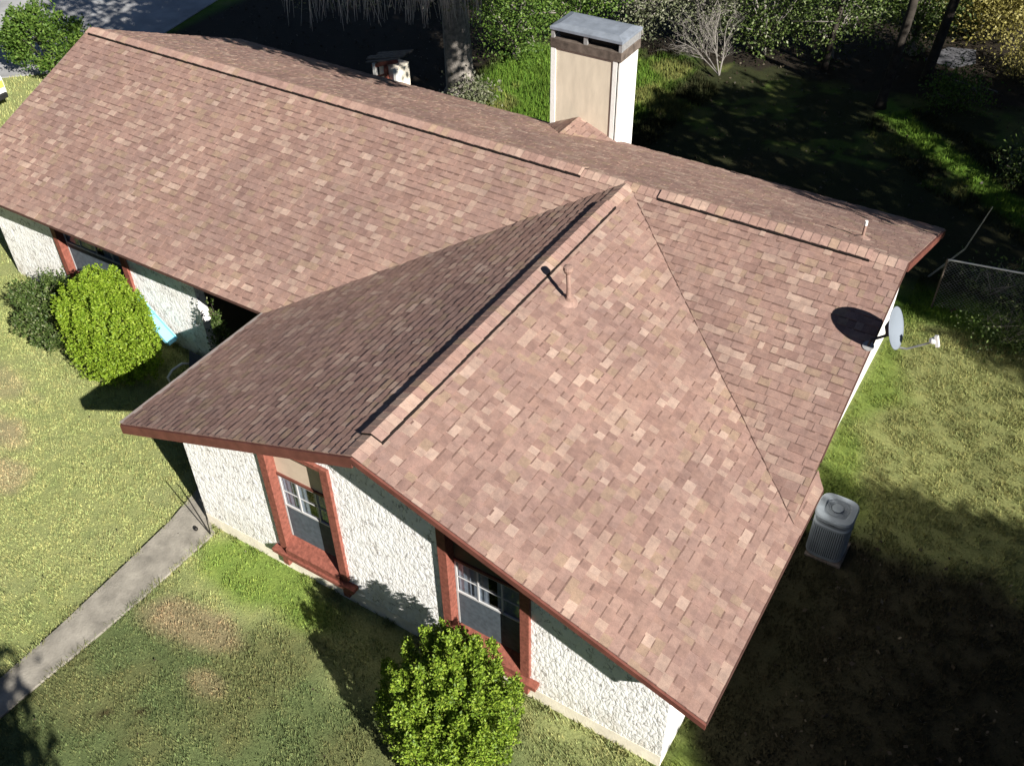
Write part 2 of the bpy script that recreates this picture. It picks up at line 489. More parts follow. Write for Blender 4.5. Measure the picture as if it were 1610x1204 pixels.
# the land beyond, out to the horizon (a ring around the fine sheet)
mb = MB()
xo, yo = 600, 600
mb.add([(-xo, -yo, -.004), (xo, -yo, -.004), (xo, yo, -.004), (-xo, yo, -.004), (-42, -24, -.004), (24, -24, -.004), (24, 42, -.004), (-42, 42, -.004)],
       [(0, 1, 5, 4), (1, 2, 6, 5), (2, 3, 7, 6), (3, 0, 4, 7)])
M['field'] = mat_plain('distant_grassland', (.10, .12, .045), .95, .4, .05)
tag(mb.build('terrain', M['field']), kind='structure')

# driveway at the far left and the front path
mb = MB()
drv = [(-60, 0.5), (-24.5, 1.4), (-22.3, 2.45), (-19.6, 5.0), (-20.2, 7.2), (-21.2, 12.5), (-60, 18)]
mb.prism([(x, y, .004) for x, y in drv], (0, 0, .03))
tag(mb.build('driveway', M['asph']), kind='structure')
mb = MB()
pa = [(-4.08, -6.86), (-3.82, -7.0), (-3.86, -8.5), (-3.93, -9.6), (-4.02, -10.6), (-4.14, -13.5), (-4.8, -13.5), (-4.57, -10.6), (-4.56, -9.6), (-4.60, -8.4), (-4.66, -7.2), (-4.8, -6.4), (-4.8, -4.0), (-4.08, -4.0)]
mb.prism([(x, y, .004) for x, y in pa], (0, 0, .045))
tag(mb.build('path', M['concrete'], bevel=.01), kind='structure')

# a few joints of the path are real grooves
# ------------------------------------------------------------------ grass
def in_poly(x, y, P):
    c = np.zeros(len(x), bool); n = len(P)
    for i in range(n):
        x1, y1 = P[i]; x2, y2 = P[(i + 1) % n]
        t = ((y1 > y) != (y2 > y)) & (x < (x2 - x1) * (y - y1) / (y2 - y1 + 1e-12) + x1)
        c ^= t
    return c

def grass_patch(poly, dens, hmin, hmax, width, seed, lean=.6, edge=False):
    rs = np.random.RandomState(seed)
    P = np.array(poly); x0, y0 = P.min(0); x1, y1 = P.max(0)
    n = int((x1 - x0) * (y1 - y0) * dens)
    x = rs.uniform(x0, x1, n); y = rs.uniform(y0, y1, n)
    k = in_poly(x, y, poly)
    ex = (vnoise(x, y, 3.5, 41) - .5) * .30; k &= (vnoise(x, y, 3.0, 44) > .42) if edge else ~in_poly(x + ex, y + ex * .5, pa)
    k &= ~((x > XWL) & (x < XWR) & (y > YW) & (y < YB)) & ~((x > XL) & (x < XR) & (y > YM) & (y < YB))
    cl = vnoise(x, y, 4.5, 5, 3)
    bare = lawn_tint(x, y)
    k &= rs.rand(n) < np.clip((cl - .28) * 4, .15, 1)
    x = x[k]; y = y[k]; cl = cl[k]; bare = bare[k]; n = len(x)
    h = rs.uniform(hmin, hmax, n) * (.55 + .9 * cl)
    a = rs.uniform(0, 2 * np.pi, n); w = width * rs.uniform(.6, 1.3, n)
    la = rs.uniform(0, 2 * np.pi, n); l = h * lean * rs.rand(n)
    b0 = np.stack([x - np.cos(a) * w / 2, y - np.sin(a) * w / 2, np.zeros(n)], 1)
    b1 = np.stack([x + np.cos(a) * w / 2, y + np.sin(a) * w / 2, np.zeros(n)], 1)
    tp = np.stack([x + np.cos(la) * l, y + np.sin(la) * l, h], 1)
    V = np.stack([b0, b1, tp], 1).reshape(-1, 3)
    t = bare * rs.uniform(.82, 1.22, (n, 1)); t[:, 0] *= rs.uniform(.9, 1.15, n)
    return V, np.repeat(t, 3, 0)

patches = [
    ([(-16.5, -6.5), (-12.8, -3.7), (-4.1, -3.75), (-4.1, -6.9), (4.3, -6.9), (4.7, -8), (4.0, -9.5), (-2.5, -13), (-6.5, -12.5)], 1750, .03, .065, .016, 1),
    ([(4.2, -7.4), (4.3, 6.6), (6.5, 7), (9.0, 3.5), (9.0, -8)], 1500, .035, .08, .017, 2),
    ([(-9.6, 7.0), (-10.0, 12.2), (-5.2, 14.6), (-3.0, 12.6), (-3.4, 8.0)], 800, .07, .20, .028, 3),
    ([(1.0, 12.6), (2.2, 14.4), (6.5, 12), (6.2, 8.5), (3.5, 10)], 500, .06, .16, .028, 4),
    ([(-23, 1.0), (-21.8, 3.0), (-17.8, 5.8), (-13.3, 4.5), (-13.3, -3.5), (-17, -6)], 260, .05, .1, .03, 5),
]
edge = []
for (a_, b_) in ((0, 1), (1, 2), (2, 3), (3, 4), (4, 5), (6, 7), (7, 8), (8, 9), (9, 10), (10, 11)):
    (x1_, y1_), (x2_, y2_) = pa[a_], pa[b_]
    L__ = math.hypot(x2_ - x1_, y2_ - y1_); nx_, ny_ = -(y2_ - y1_) / L__ * .06, (x2_ - x1_) / L__ * .06
    edge.append([(x1_ - nx_, y1_ - ny_), (x2_ - nx_, y2_ - ny_), (x2_ + nx_, y2_ + ny_), (x1_ + nx_, y1_ + ny_)])
Vs, Ts = [], []
for k_, poly in enumerate(edge + [[(-3.9, -7.0), (4.3, -7.0), (4.3, -6.86), (-3.9, -6.86)], [(-13.2, -3.9), (-7.1, -3.9), (-7.1, -3.74), (-13.2, -3.74)], [(4.18, -7), (4.32, -7), (4.32, -5), (4.18, -5)]]):
    V, T = grass_patch(poly, 2600, .05, .12, .016, 50 + k_, lean=1.1, edge=True); Vs.append(V); Ts.append(T * .85)
for poly, dens, a, b, w, sd_ in patches:
    V, T = grass_patch(poly, dens, a, b, w, sd_); Vs.append(V); Ts.append(T)
V = np.concatenate(Vs); T = np.concatenate(Ts)
o = np_mesh('grass', V, np.arange(len(V)).reshape(-1, 3), M['blade'], tint=T)
tag(o, 'short uneven lawn grass growing around the house', 'grass', kind='stuff')

# ------------------------------------------------------------------ house
house = thing('house', 'single storey white stone house with brown shingle roof and red trim', 'house', (0, 0, 0))

def clip_poly(P, Q):
    """clip polygon P by convex ccw polygon Q (2D)"""
    out = P
    for i in range(len(Q)):
        ax, ay = Q[i]; bx, by = Q[(i + 1) % len(Q)]
        inp = out; out = []
        if not inp: return []
        side = lambda p: (bx - ax) * (p[1] - ay) - (by - ay) * (p[0] - ax)
        for j in range(len(inp)):
            p = inp[j]; q = inp[(j + 1) % len(inp)]; sp = side(p); sq = side(q)
            if sp >= 0: out.append(p)
            if (sp > 0 and sq < 0) or (sp < 0 and sq > 0):
                t = sp / (sp - sq); out.append((p[0] + (q[0] - p[0]) * t, p[1] + (q[1] - p[1]) * t))
    return out

def roof_slope(P3, eave_dir, seed, thick=.0085, tooth=.006, expo=.135, wmin=.075, wmax=.225, deck=True, parent=None, label=None, bandp=.42):
    """P3: convex polygon on the slope plane; shingle courses run along eave_dir"""
    rs = random.Random(seed)
    P = [Vector(p) for p in P3]; u = Vector(eave_dir).normalized()
    n = None
    for i in range(1, len(P) - 1):
        c = (P[i] - P[0]).cross(P[i + 1] - P[0])
        if c.length > .1: n = c.normalized(); break
    if n.z < 0: n = -n
    v = n.cross(u)
    if v.z < 0: v = -v
    O = min(P, key=lambda p: p.z)
    uv = [((p - O).dot(u), (p - O).dot(v)) for p in P]
    area = sum(uv[i][0] * uv[(i + 1) % len(uv)][1] - uv[(i + 1) % len(uv)][0] * uv[i][1] for i in range(len(uv)))
    if area < 0: uv = uv[::-1]
    umin = min(a for a, b in uv); umax = max(a for a, b in uv); vmax = max(b for a, b in uv); vmin = min(b for a, b in uv)
    mb = MB(); k = 0; vv = vmin - rs.random() * .0
    while vv < vmax:
        x = umin - rs.random() * .3; raised = rs.random() < .5
        jit = rs.uniform(-.004, .004)
        while x < umax:
            w = rs.uniform(wmin, wmax); raised = not raised if rs.random() < .85 else raised
            q = clip_poly([(x, vv), (x + w, vv), (x + w, vv + expo + .012), (x, vv + expo + .012)], uv)
            if len(q) >= 3:
                hb = thick + (tooth if raised else 0) + rs.uniform(-.0012, .0012)
                top = []; bot = []
                for (a, b) in q:
                    t = (b - vv) / (expo + .012)
                    hgt = hb * (1 - t) + (.0005 + (tooth * .6 if raised else 0)) * t - .001 * t
                    dv = jit if t < .01 else 0
                    top.append(O + u * a + v * (b + dv) + n * hgt); bot.append(O + u * a + v * (b + dv) + n * -.006)
                m = len(q)
                fs = [tuple(range(m))] + [(i, i + m, (i + 1) % m + m, (i + 1) % m) for i in range(m)]
                mb.add(top + bot, fs, 0)
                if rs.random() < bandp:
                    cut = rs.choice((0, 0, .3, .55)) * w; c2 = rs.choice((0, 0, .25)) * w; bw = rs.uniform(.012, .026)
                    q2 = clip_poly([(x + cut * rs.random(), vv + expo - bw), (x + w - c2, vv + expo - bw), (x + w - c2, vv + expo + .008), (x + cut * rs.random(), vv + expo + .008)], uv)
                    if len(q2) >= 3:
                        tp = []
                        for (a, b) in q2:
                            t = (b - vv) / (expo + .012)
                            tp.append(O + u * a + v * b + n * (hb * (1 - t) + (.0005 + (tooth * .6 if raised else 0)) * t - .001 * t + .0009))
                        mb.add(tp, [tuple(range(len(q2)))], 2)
            x += w
        vv += expo; k += 1
    if deck:
        mb.prism([p - n * .008 for p in P], n * -.10, 1)
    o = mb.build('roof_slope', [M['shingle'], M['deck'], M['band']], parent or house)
    if label: o['label'] = label
    return o

pt = lambda x, y: (x, y, H + (0))
Rg = (0, 0, H)
roof_slope([(-L, -AM, E_), (-AL, -AM, E_), Rg, (-L, 0, H)], (1, 0, 0), 1, label='long main slope facing the front lawn')
yv = R * SR / SM
roof_slope([Rg, (R, -yv, H - SR * R), (R, 0, H)], (1, 0, 0), 2, label='small triangular slope beside the satellite dish')
roof_slope([(-L, 0, H), (R, 0, H), (R, AM, E_), (-L, AM, E_)], (1, 0, 0), 3, label='back slope beyond the main ridge')
roof_slope([Rg, (-AL, -AM, E_), (-AL, -B, E_), (0, -B, H)], (0, 1, 0), 4, thick=.011, tooth=.006, bandp=.5, label='shaded slope of the front wing with dark course lines')
roof_slope([Rg, (0, -B, H), (AR, -B, E_), (AR, -AM, E_)], (0, 1, 0), 5, label='sunlit slope of the front wing')
# flap of the wing's eave that runs on beside the rake
mb_strip = roof_slope([(R - .02, -yv, H - SR * (R - .02)), (AR, -AM, E_), (AR, -YJ, E_), (R - .02, -YJ + .25, H - SR * (R - .02))], (0, 1, 0), 6, label='narrow strip of shingles at the eave corner')

# ridge vents and ridge caps
def ridge_vent(a, b, s1, s2, d1, d2, half=.15, lift=.046):
    """a->b along ridge; d1/d2 horizontal directions of the two slopes with pitch s1/s2"""
    a = Vector(a); b = Vector(b); d1 = Vector(d1); d2 = Vector(d2); Z = Vector((0, 0, 1))
    def prof(hw, zo): return [d1 * hw + Z * (-s1 * hw + zo), Z * zo, d2 * hw + Z * (-s2 * hw + zo)]
    mb = MB()
    lo = prof(half + .016, -.02); hi = prof(half + .016, lift - .002)
    sec = lo + hi[::-1]
    mb.prism([a + p for p in sec], b - a, 0)
    core = mb.build('ridge_vent', M['vent'], house)
    caps(a, b, s1, s2, d1, d2, half, lift + .006, parent=core)
    return core

def caps(a, b, s1, s2, d1, d2, half=.15, lift=.014, step=.142, parent=None):
    a = Vector(a); b = Vector(b); d1 = Vector(d1); d2 = Vector(d2); Z = Vector((0, 0, 1)); u = (b - a); Lh = u.length; u.normalize()
    mb = MB(); t = 0; rs = random.Random(int(Lh * 100))
    while t < Lh - .02:
        e = min(t + step + .03, Lh); lo = lift; up = lift + .009
        sh = rs.uniform(-.004, .004)
        for p, hgt in ((t, up), (e, lo)): pass
        h = half + sh
        top = []
        for p, hg in ((t, up), (e, lo)):
            top += [a + u * p + d1 * h + Z * (-s1 * h + hg), a + u * p + Z * (hg + .004), a + u * p + d2 * h + Z * (-s2 * h + hg)]
        bot = [q - Z * .007 for q in top]
        vs = top + bot
        fs = [(0, 1, 4, 3), (1, 2, 5, 4), (6, 9, 10, 7), (7, 10, 11, 8), (0, 6, 7, 1), (1, 7, 8, 2), (3, 4, 10, 9), (4, 5, 11, 10), (0, 3, 9, 6), (2, 8, 11, 5)]
        mb.add(vs, fs)
        t += step
    return mb.build('ridge_caps', M['cap'], parent or house)
F_, Bk, Lf, Rt = (0, -1, 0), (0, 1, 0), (-1, 0, 0), (1, 0, 0)
ridge_vent((-13.08, 0, H), (-.82, 0, H), SM, SM, F_, Bk, lift=.036)
ridge_vent((.62, 0, H), (4.1, 0, H), SM, SM, F_, Bk, lift=.036)
ridge_vent((0, -7.0, H), (0, -.75, H), SL, SR, Lf, Rt)
caps((-.9, 0, H), (.7, 0, H), SM, SM, F_, Bk)
caps((4.05, 0, H), (R, 0, H), SM, SM, F_, Bk)
caps((-L, 0, H), (-13.0, 0, H), SM, SM, F_, Bk)
caps((0, -B - .01, H), (0, -6.95, H), SL, SR, Lf, Rt)
caps((0, -.8, H), (0, -.05, H), SL, SR, Lf, Rt)

mb = MB()
for (p, q, sg) in (((0, 0, H), (AR, -AM, E_), 1), ((0, 0, H), (-AL, -AM, E_), -1)):
    if sg < 0: continue
    a = Vector(p) + Vector((.35 * sg, -.32, -.13)); b = Vector(q) + Vector((-.12 * sg, .1, .04)); n_ = Vector((0, 0, 1))
    pts = [a.lerp(b, t / 24) + Vector((random.uniform(-.012, .012), 0, .018)) for t in range(25)]
    mb.tube(pts, .006, 4)
mb.build('valley_seam', M['band'], house)
# fascia boards (just outside the deck edges)
def fascia(a, b, out, h=.15, th=.03, mat='redfascia', drop=.0):
    a = Vector(a); b = Vector(b); o_ = Vector(out); mb = MB()
    p = [a + o_ * .002 - Vector((0, 0, .012 + drop)), b + o_ * .002 - Vector((0, 0, .012 + drop))]
    q = [p[1] - Vector((0, 0, h)), p[0] - Vector((0, 0, h))]
    mb.prism(p + q, o_ * th)
    f = mb.build('fascia_board', M[mat], house)
    return f
fascia((-AL - .01, -B, E_), (0, -B, H), (0, -1, 0), h=.17)
fascia((0, -B, H), (AR + .01, -B, E_), (0, -1, 0), h=.095)
fascia((-AL, -B, E_), (-AL, -AM, E_), (-1, 0, 0), h=.14)
fascia((AR, -B, E_), (AR, -YJ, E_), (1, 0, 0), h=.05, th=.015, mat='deck')
fascia((-L, -AM, E_), (-AL, -AM, E_), (0, -1, 0), h=.035, th=.01, mat='deck')
fascia((-L, AM, E_), (R, AM, E_), (0, 1, 0), h=.14)
fascia((-L, -AM, E_), (-L, 0, H), (-1, 0, 0), h=.14, mat='paleedge')
fascia((-L, 0, H), (-L, AM, E_), (-1, 0, 0), h=.14, mat='paleedge')
fascia((R, -YJ + .1, H - SM * (YJ - .1)), (R, 0, H), (1, 0, 0), h=.06, th=.015, mat='deck')
fascia((R, 0, H), (R, AM, E_), (1, 0, 0), h=.14)
# pale metal drip edges along the visible eaves
mb = MB(); mb.box(-AL - .05, -AL + .012, -B, -AM, E_ + .001, E_ + .014); mb.build('drip_edge', M['paleedge'], house)

# walls
def wall_prism(pts, d, mat='stone', name='wall'):
    mb = MB(); mb.prism(pts, d); return mb.build(name, M[mat], house)
und = lambda x: H - (SL if x < 0 else SR) * abs(x) - .115
W1 = (-2.20, -1.12); W2 = (.92, 2.06); WZ0, WZ1 = .66, 2.98
FZ = .27
def front_col(x0, x1, z0, z1=None):
    xs = [x0] + ([0] if x0 < 0 < x1 else []) + [x1]
    top = [(x, YW, und(x) if z1 is None else z1) for x in xs]
    return [(x0, YW, z0), (x1, YW, z0)] + top[::-1]
mb = MB()
for a in (front_col(XWL, W1[0], FZ), front_col(W1[0], W1[1], FZ, WZ0), front_col(W1[0], W1[1], WZ1), front_col(W1[1], W2[0], FZ),
          front_col(W2[0], W2[1], FZ, WZ0), front_col(W2[0], W2[1], WZ1), front_col(W2[1], XWR, FZ)):
    mb.prism(a, (0, .2, 0))
front_wall = mb.build('front_wall', M['stone'], house)
mb = MB(); mb.box(XWL - .004, XWR + .003, YW - .003, YW + .19, 0, FZ); mb.build('footing', M['found'], house)
mb = MB(); mb.prism([(XWR, YW + .201, 0), (XWR, YW + .201, und(XWR) - .0), (XWR, -3.6, und(XWR)), (XWR, -3.6, 0)], (-.2, 0, 0)); 
mb.build('side_wall', M['chimwhite'], house)
mb = MB(); mb.prism([(XWL, YW + .2, 0), (XWL, YW + .2, und(XWL)), (XWL, -1.96, und(XWL)), (XWL, -1.96, 0)], (.2, 0, 0)); mb.build('side_wall', M['stone'], house)
# main gable walls
um = lambda y: H - SM * abs(y) - .115
mb = MB(); mb.prism([(XR, -3.55, 0), (XR, -3.55, um(3.55)), (XR, 0, um(0)), (XR, YB, um(YB)), (XR, YB, 0)], (-.2, 0, 0)); mb.build('gable_wall', M['chimwhite'], house)
mb = MB(); mb.prism([(XL, YM, 0), (XL, YM, um(YM)), (XL, 0, um(0)), (XL, YB, um(YB)), (XL, YB, 0)], (.2, 0, 0)); mb.build('gable_wall', M['stone'], house)
mb = MB(); mb.box(XL + .2, XR - .2, YB - .2, YB, 0, um(YB)); mb.build('back_wall', M['stone'], house)
WM = (-10.86, -8.95); MZ0, MZ1 = .66, 2.25
mb = MB()
mt = um(YM); XA = -7.02
for x0, x1, z0, z1 in ((XL, WM[0], FZ, mt), (WM[0], WM[1], FZ, MZ0), (WM[0], WM[1], MZ1, mt), (WM[1], XA, FZ, mt)):
    mb.box(x0 + (.2 if x0 == XL else 0), x1, YM, YM + .2, z0, z1)
mb.box(XL + .2, XA, YM, YM + .2, 0, FZ)
mb.build('front_wall', M['stone'], house)
mb = MB(); mb.box(XA - .2, XA - .001, YM + .201, -2.1, 0, mt + .1); mb.build('porch_wall', M['olive'], house)  # both porch walls carry the alcove's shade in their colour
mb = MB(); mb.box(XA, XWL + .2, -2.1, -1.95, 0, mt + .4); mb.build('porch_back_wall', M['olive'], house)
mb = MB(); mb.box(XA + .3, XA + 1.25, -2.15, -2.101, .1, 2.13); dr_ = mb.build('front_door', M['redfascia'], house, bevel=.01)
mb = MB(); mb.lathe([(.012, 0), (.03, .02), (.032, .05), (.015, .065)], (XA + 1.15, -2.15, 1.05), (0, -1, 0), 12); mb.build('handle', M['galv'], dr_)
mb = MB(); mb.box(XA + .001, XWL - .001, YM - .9, -2.102, .045, .10); mb.build('porch_slab', M['concrete'], house)
mb = MB(); mb.box(XA, XWL, YM + .05, -2.1, 2.36, 2.40); mb.build('porch_ceiling', M['deck'], house)

# windows
def window(x0, x1, y, z0, z1, transom=2.15, jw=.13, lean_legs=True, panel='creampanel', divs=2):
    win = bpy.data.objects.new('window', None); COL.objects.link(win); win.parent = house; win.location = (0, 0, 0)
    bx = lambda n, m, *a, **k: (lambda mb: (mb.box(*a), mb.build(n, M[m], win, **k)))(MB())
    pr = .055                                       # jambs stand proud of the stone
    rz = .13                                        # depth of the recess
    zb = z0 - .1
    bx('jamb', 'red', x0 - jw, x0 + .012, y - pr, y + rz + .03, zb, z1 + .0, bevel=.004)
    bx('jamb', 'red', x1 - .012, x1 + jw, y - pr, y + rz + .03, zb, z1 + .0, bevel=.004)
    bx('head_trim', 'red', x0 + .014, x1 - .014, y - pr + .004, y + rz, z1 - .08, z1 - .002)
    # sloping sill apron and projecting sill
    mb = MB(); ya = y + rz; yb_ = y - pr - .035
    mb.prism([(x0 + .013, ya, z0 + .12), (x0 + .013, ya, z0 - .07), (x0 + .013, yb_, z0 - .17), (x0 + .013, yb_, z0 - .04)], (x1 - x0 - .026, 0, 0))
    mb.build('sill_board', M['red'], win)
    bx('sill', 'red', x0 - jw - .14, x1 + jw + .14, y - .125, y + .02, z0 - .235, z0 - .155, bevel=.005)
    for xx in (x0 - jw + .02, x1 + .02):
        bx('sill_bracket', 'red', xx, xx + .11, y - .085, y - .001, z0 - .46, z0 - .236)
    # upper panel, rail
    if transom < z1 - .1:
        bx('upper_panel', panel, x0 + .014, x1 - .014, y + rz - .02, y + rz + .01, transom + .05, z1 - .085)
        bx('transom_rail', 'redfascia', x0 + .014, x1 - .014, y + rz - .045, y + rz + .012, transom, transom + .048)
    # sashes
    zt = transom - .003; zm = z0 + .15 + (zt - z0 - .15) * .5; yf = y + rz
    mb = MB(); t = .028
    for z in (zm, zt - t): mb.box(x0 + .016, x1 - .016, yf - .03, yf - .004, z, z + t)
    mb.box(x0 + .016, x0 + .016 + t, yf - .028, yf - .006, z0 + .12, zt - t); mb.box(x1 - .016 - t, x1 - .016, yf - .028, yf - .006, z0 + .12, zt - t)
    for k in range(1, divs + 1):
        xx = x0 + (x1 - x0) * k / (divs + 1); mb.box(xx - .011, xx + .011, yf - .026, yf - .01, zm + t, zt - t)
    zq = (zm + zt) / 2; mb.box(x0 + .05, x1 - .05, yf - .024, yf - .012, zq - .006, zq + .006)
    mb.build('sash', M['frame'], win)
    mb = MB(); mb.add([(x0 + .02, yf - .007, z0 + .1), (x1 - .02, yf - .007, z0 + .1), (x1 - .02, yf - .007, zt - .002), (x0 + .02, yf - .007, zt - .002)], [(0, 1, 2, 3)])
    mb.build('glass_pane', M['glass'], win)
    bx('insect_screen', 'screen', x0 + .05, x0 + (x1 - x0) * .97, yf - .024, yf - .020, z0 + .12, zm - .004)
    # curtain folds behind the glass and the dark room behind them
    mb = MB(); nf = 40; vs = []
    for i in range(nf + 1):
        xx = x0 + .03 + (x1 - x0 - .06) * i / nf; yy = yf + .035 + .006 * math.sin(i * 1.55) + .006 * math.sin(i * .6)
        vs += [(xx, yy, z0 + .1), (xx, yy, zt)]
    fs = [(2 * i, 2 * i + 2, 2 * i + 3, 2 * i + 1) for i in range(nf) if not (.44 < i / nf < .56)]
    mb.add(vs, fs); mb.build('curtain', M['curtain'], win)
    bx('dark_backing', 'room', x0 - .1, x1 + .1, yf + .16, yf + .2, z0, z1 + .1)
    return win
w1 = window(W1[0], W1[1], YW, WZ0, WZ1); w1['label'] = 'tall window nearest the path with red jambs and cream upper panel'
w2 = window(W2[0], W2[1], YW, WZ0, WZ1, panel='olive', transom=2.2); w2['label'] = 'tall window with red jambs behind the round bush'  # upper panel coloured darker than its twin's for the soffit shade
w3 = window(WM[0], WM[1], YM, MZ0, MZ1, transom=MZ1 - .09, panel='olive', divs=3); w3['label'] = 'wide window with red jamb behind the two left bushes'

# chimney chase
cx0, cx1, cy0, cy1 = -3.72, -2.17, 3.97, 4.79; CT = 4.36
chim = bpy.data.objects.new('chimney', None); COL.objects.link(chim); chim.parent = house
mb = MB(); mb.box(cx0, cx1 - .012, cy0, cy0 + .03, 0, CT); mb.build('front_panel', M['tanboard'], chim)
mb = MB(); mb.box(cx0 + .0, cx1 - .012, cy0 + .031, cy1 - .03, 0, CT - .01); mb.box(cx0, cx1 - .012, cy1 - .029, cy1, 0, CT); mb.build('chimney_body', M['tanboard'], chim)
mb = MB(); mb.box(cx1 - .011, cx1 + .02, cy0 + .0, cy1, 0, CT); mb.build('side_panel', M['chimwhite'], chim)
mb = MB(); mb.box(cx0 - .02, cx0 + .09, cy0 - .022, cy0 - .001, 0, CT - .02); mb.box(cx1 - .13, cx1 - .035, cy0 - .022, cy0 - .001, 0, CT - .02); mb.build('corner_trim', M['chimwhite'], chim)
mb = MB(); mb.box(cx1 - .034, cx1 - .012, cy0 - .008, cy0 - .001, 0, CT - .02); mb.build('corner_gap', M['iron'], chim)
# metal shroud: lower flashing band, corner posts, slot openings, flat lid with sloped rim
mb = MB(); o2 = .035
mb.box(cx0 - o2, cx1 + o2 + .02, cy0 - o2, cy1 + o2, CT - .03, CT + .17); mb.build('shroud_band', M['sheetdark'], chim, bevel=.01)
for (a, b) in ((cx0 - .02, cx0 + .05), ((cx0 + cx1) / 2 - .04, (cx0 + cx1) / 2 + .04), (cx1 - .02, cx1 + .05)):
    for (c, d) in ((cy0 - .02, cy0 + .05), (cy1 - .05, cy1 + .02)):
        mb = MB(); mb.box(a, b, c, d, CT + .171, CT + .34); mb.build('shroud_post', M['galv'], chim)
mb = MB(); mb.box(cx1 + .0, cx1 + .04, cy0 + .051, cy1 - .051, CT + .171, CT + .335); mb.build('shroud_side', M['galv'], chim)
mb = MB(); mb.box(cx0 + .12, cx1 - .12, cy0 + .12, cy1 - .12, CT + .171, CT + .33); mb.build('dark_throat', M['iron'], chim)
mb = MB()
ox0, ox1, oy0, oy1 = cx0 - .045, cx1 + .065, cy0 - .045, cy1 + .045; z0_, z1_ = CT + .341, CT + .40
mb.box(ox0, ox1, oy0, oy1, z0_, z1_)
i_ = .16
mb.add([(ox0, oy0, z1_ + .001), (ox1, oy0, z1_ + .001), (ox1, oy1, z1_ + .001), (ox0, oy1, z1_ + .001), (ox0 + i_, oy0 + i_, z1_ + .05), (ox1 - i_, oy0 + i_, z1_ + .05), (ox1 - i_, oy1 - i_, z1_ + .05), (ox0 + i_, oy1 - i_, z1_ + .05)],
       [(0, 1, 5, 4), (1, 2, 6, 5), (2, 3, 7, 6), (3, 0, 4, 7), (4, 5, 6, 7)])
mb.build('shroud_lid', M['sheet'], chim, bevel=.006)
# cricket on the uphill side of the chimney
xm = (cx0 + cx1) / 2 - .1; zb = lambda y: H - SM * y
pk = (xm, cy0 - .001, zb(cy0) + .36); yk = cy0 - .36 / SM + .02
for pts, sd_ in (([(cx0 - .1, cy0 - .001, zb(cy0) + .01), pk, (xm, yk, zb(yk) + .015)], 31), ([pk, (cx1 + .08, cy0 - .001, zb(cy0) + .01), (xm, yk, zb(yk) + .015)], 32)):
    ps = roof_slope(pts, (0, 1, 0), sd_, deck=False, thick=.006, tooth=.003, label='small cricket roof against the chimney')

# pipes through the roof
fp = bpy.data.objects.new('flue_pipe', None); COL.objects.link(fp); fp.parent = house
fb = Vector((.60, -3.12, H - SR * .60))
mb = MB(); mb.tube([fb - Vector((0, 0, .1)), fb + Vector((0, 0, .26)), fb + Vector((-.03, .02, .50))], .034, 12); mb.build('pipe', M['flue'], fp, smooth=False)
mb = MB(); nrm = Vector((SR, 0, 1)).normalized()
mb.lathe([(.055, .10), (.07, .05), (.15, .008), (.155, -.005)][::-1], fb, nrm, 16); mb.build('pipe_flashing', M['flue'], fp)
mb = MB(); mb.lathe([(.03, .0), (.055, .03), (.075, .08), (.068, .13), (.03, .145)], fb + Vector((-.03, .02, .46)), (0, 0, 1), 14); mb.build('pipe_cap', M['flue'], fp)
vp = bpy.data.objects.new('vent_pipe', None); COL.objects.link(vp); vp.parent = house
vb = Vector((3.74, .98, H - SM * .98))
mb = MB(); mb.tube([vb - Vector((0, 0, .1)), vb + Vector((0, 0, .24))], .024, 10); mb.build('pipe', M['flue'], vp)
mb = MB(); mb.tube([vb + Vector((0, 0, .241)), vb + Vector((0, 0, .32))], .027, 10); mb.build('pipe_end', M['pvc'], vp)
mb = MB(); mb.lathe([(.14, -.005), (.13, .01), (.04, .05)], vb, Vector((0, SM, 1)).normalized(), 14); mb.build('pipe_flashing', M['flue'], vp)

# ------------------------------------------------------------------ satellite dish
D = Vector((4.875, -1.37, 4.02)); dn = Vector((.93, -.075, .358)).normalized()
dish = thing('satellite_dish', 'grey oval satellite dish on a bent mast at the right roof edge', 'satellite dish', (4.66, -1.42, 3.62))
mb = MB(); nr, ns = 8, 36
a = Vector((0, 0, 1)); dr = a.cross(dn).normalized(); du = dn.cross(dr)
vs = [D - dn * .06]; fs = []
for i in range(1, nr + 1):
    rr = i / nr
    for k in range(ns):
        t = 2 * math.pi * k / ns; vs.append(D + dr * (.265 * rr * math.cos(t)) + du * (.315 * rr * math.sin(t)) + dn * (.06 * rr * rr - .06))
fs += [(0, 1 + k, 1 + (k + 1) % ns) for k in range(ns)]
for i in range(nr - 1):
    for k in range(ns):
        p = 1 + i * ns + k; q = 1 + i * ns + (k + 1) % ns; fs.append((p, p + ns, q + ns, q))
mb.add(vs, fs); o = mb.build('reflector', M['dish'], dish, smooth=True)
s_ = o.modifiers.new('solid', 'SOLIDIFY'); s_.thickness = .012
mb = MB(); back = D - dn * .09; foot = Vector((R - .04, -1.44, H - SM * 1.44 + .012))
mb.tube([foot, foot + Vector((.02, 0, .12)), back - dn * .05 - du * .12, back - du * .02], .021, 10); mb.build('mast', M['dishdark'], dish)
mb = MB(); nn = Vector((0, -SM, 1)).normalized(); mb.lathe([(.085, -.004), (.08, .012), (.03, .016)], foot, nn, 16); mb.build('foot_plate', M['galv'], dish)
mb = MB(); mb.bar(D - dn * .10 - dr * .1, D - dn * .10 + dr * .1, .05, .16, up=du); mb.build('back_bracket', M['dishdark'], dish)
lnb = D + dn * .50 - du * .17
mb = MB(); mb.tube([D - du * .315 - dn * .02, D - du * .33 + dn * .1, lnb - dn * .05 - du * .03], .014, 8); mb.build('feed_arm', M['galv'], dish)
mb = MB(); mb.lathe([(.025, -.02), (.045, .0), (.05, .03), (.03, .07)], lnb, -dn, 14)
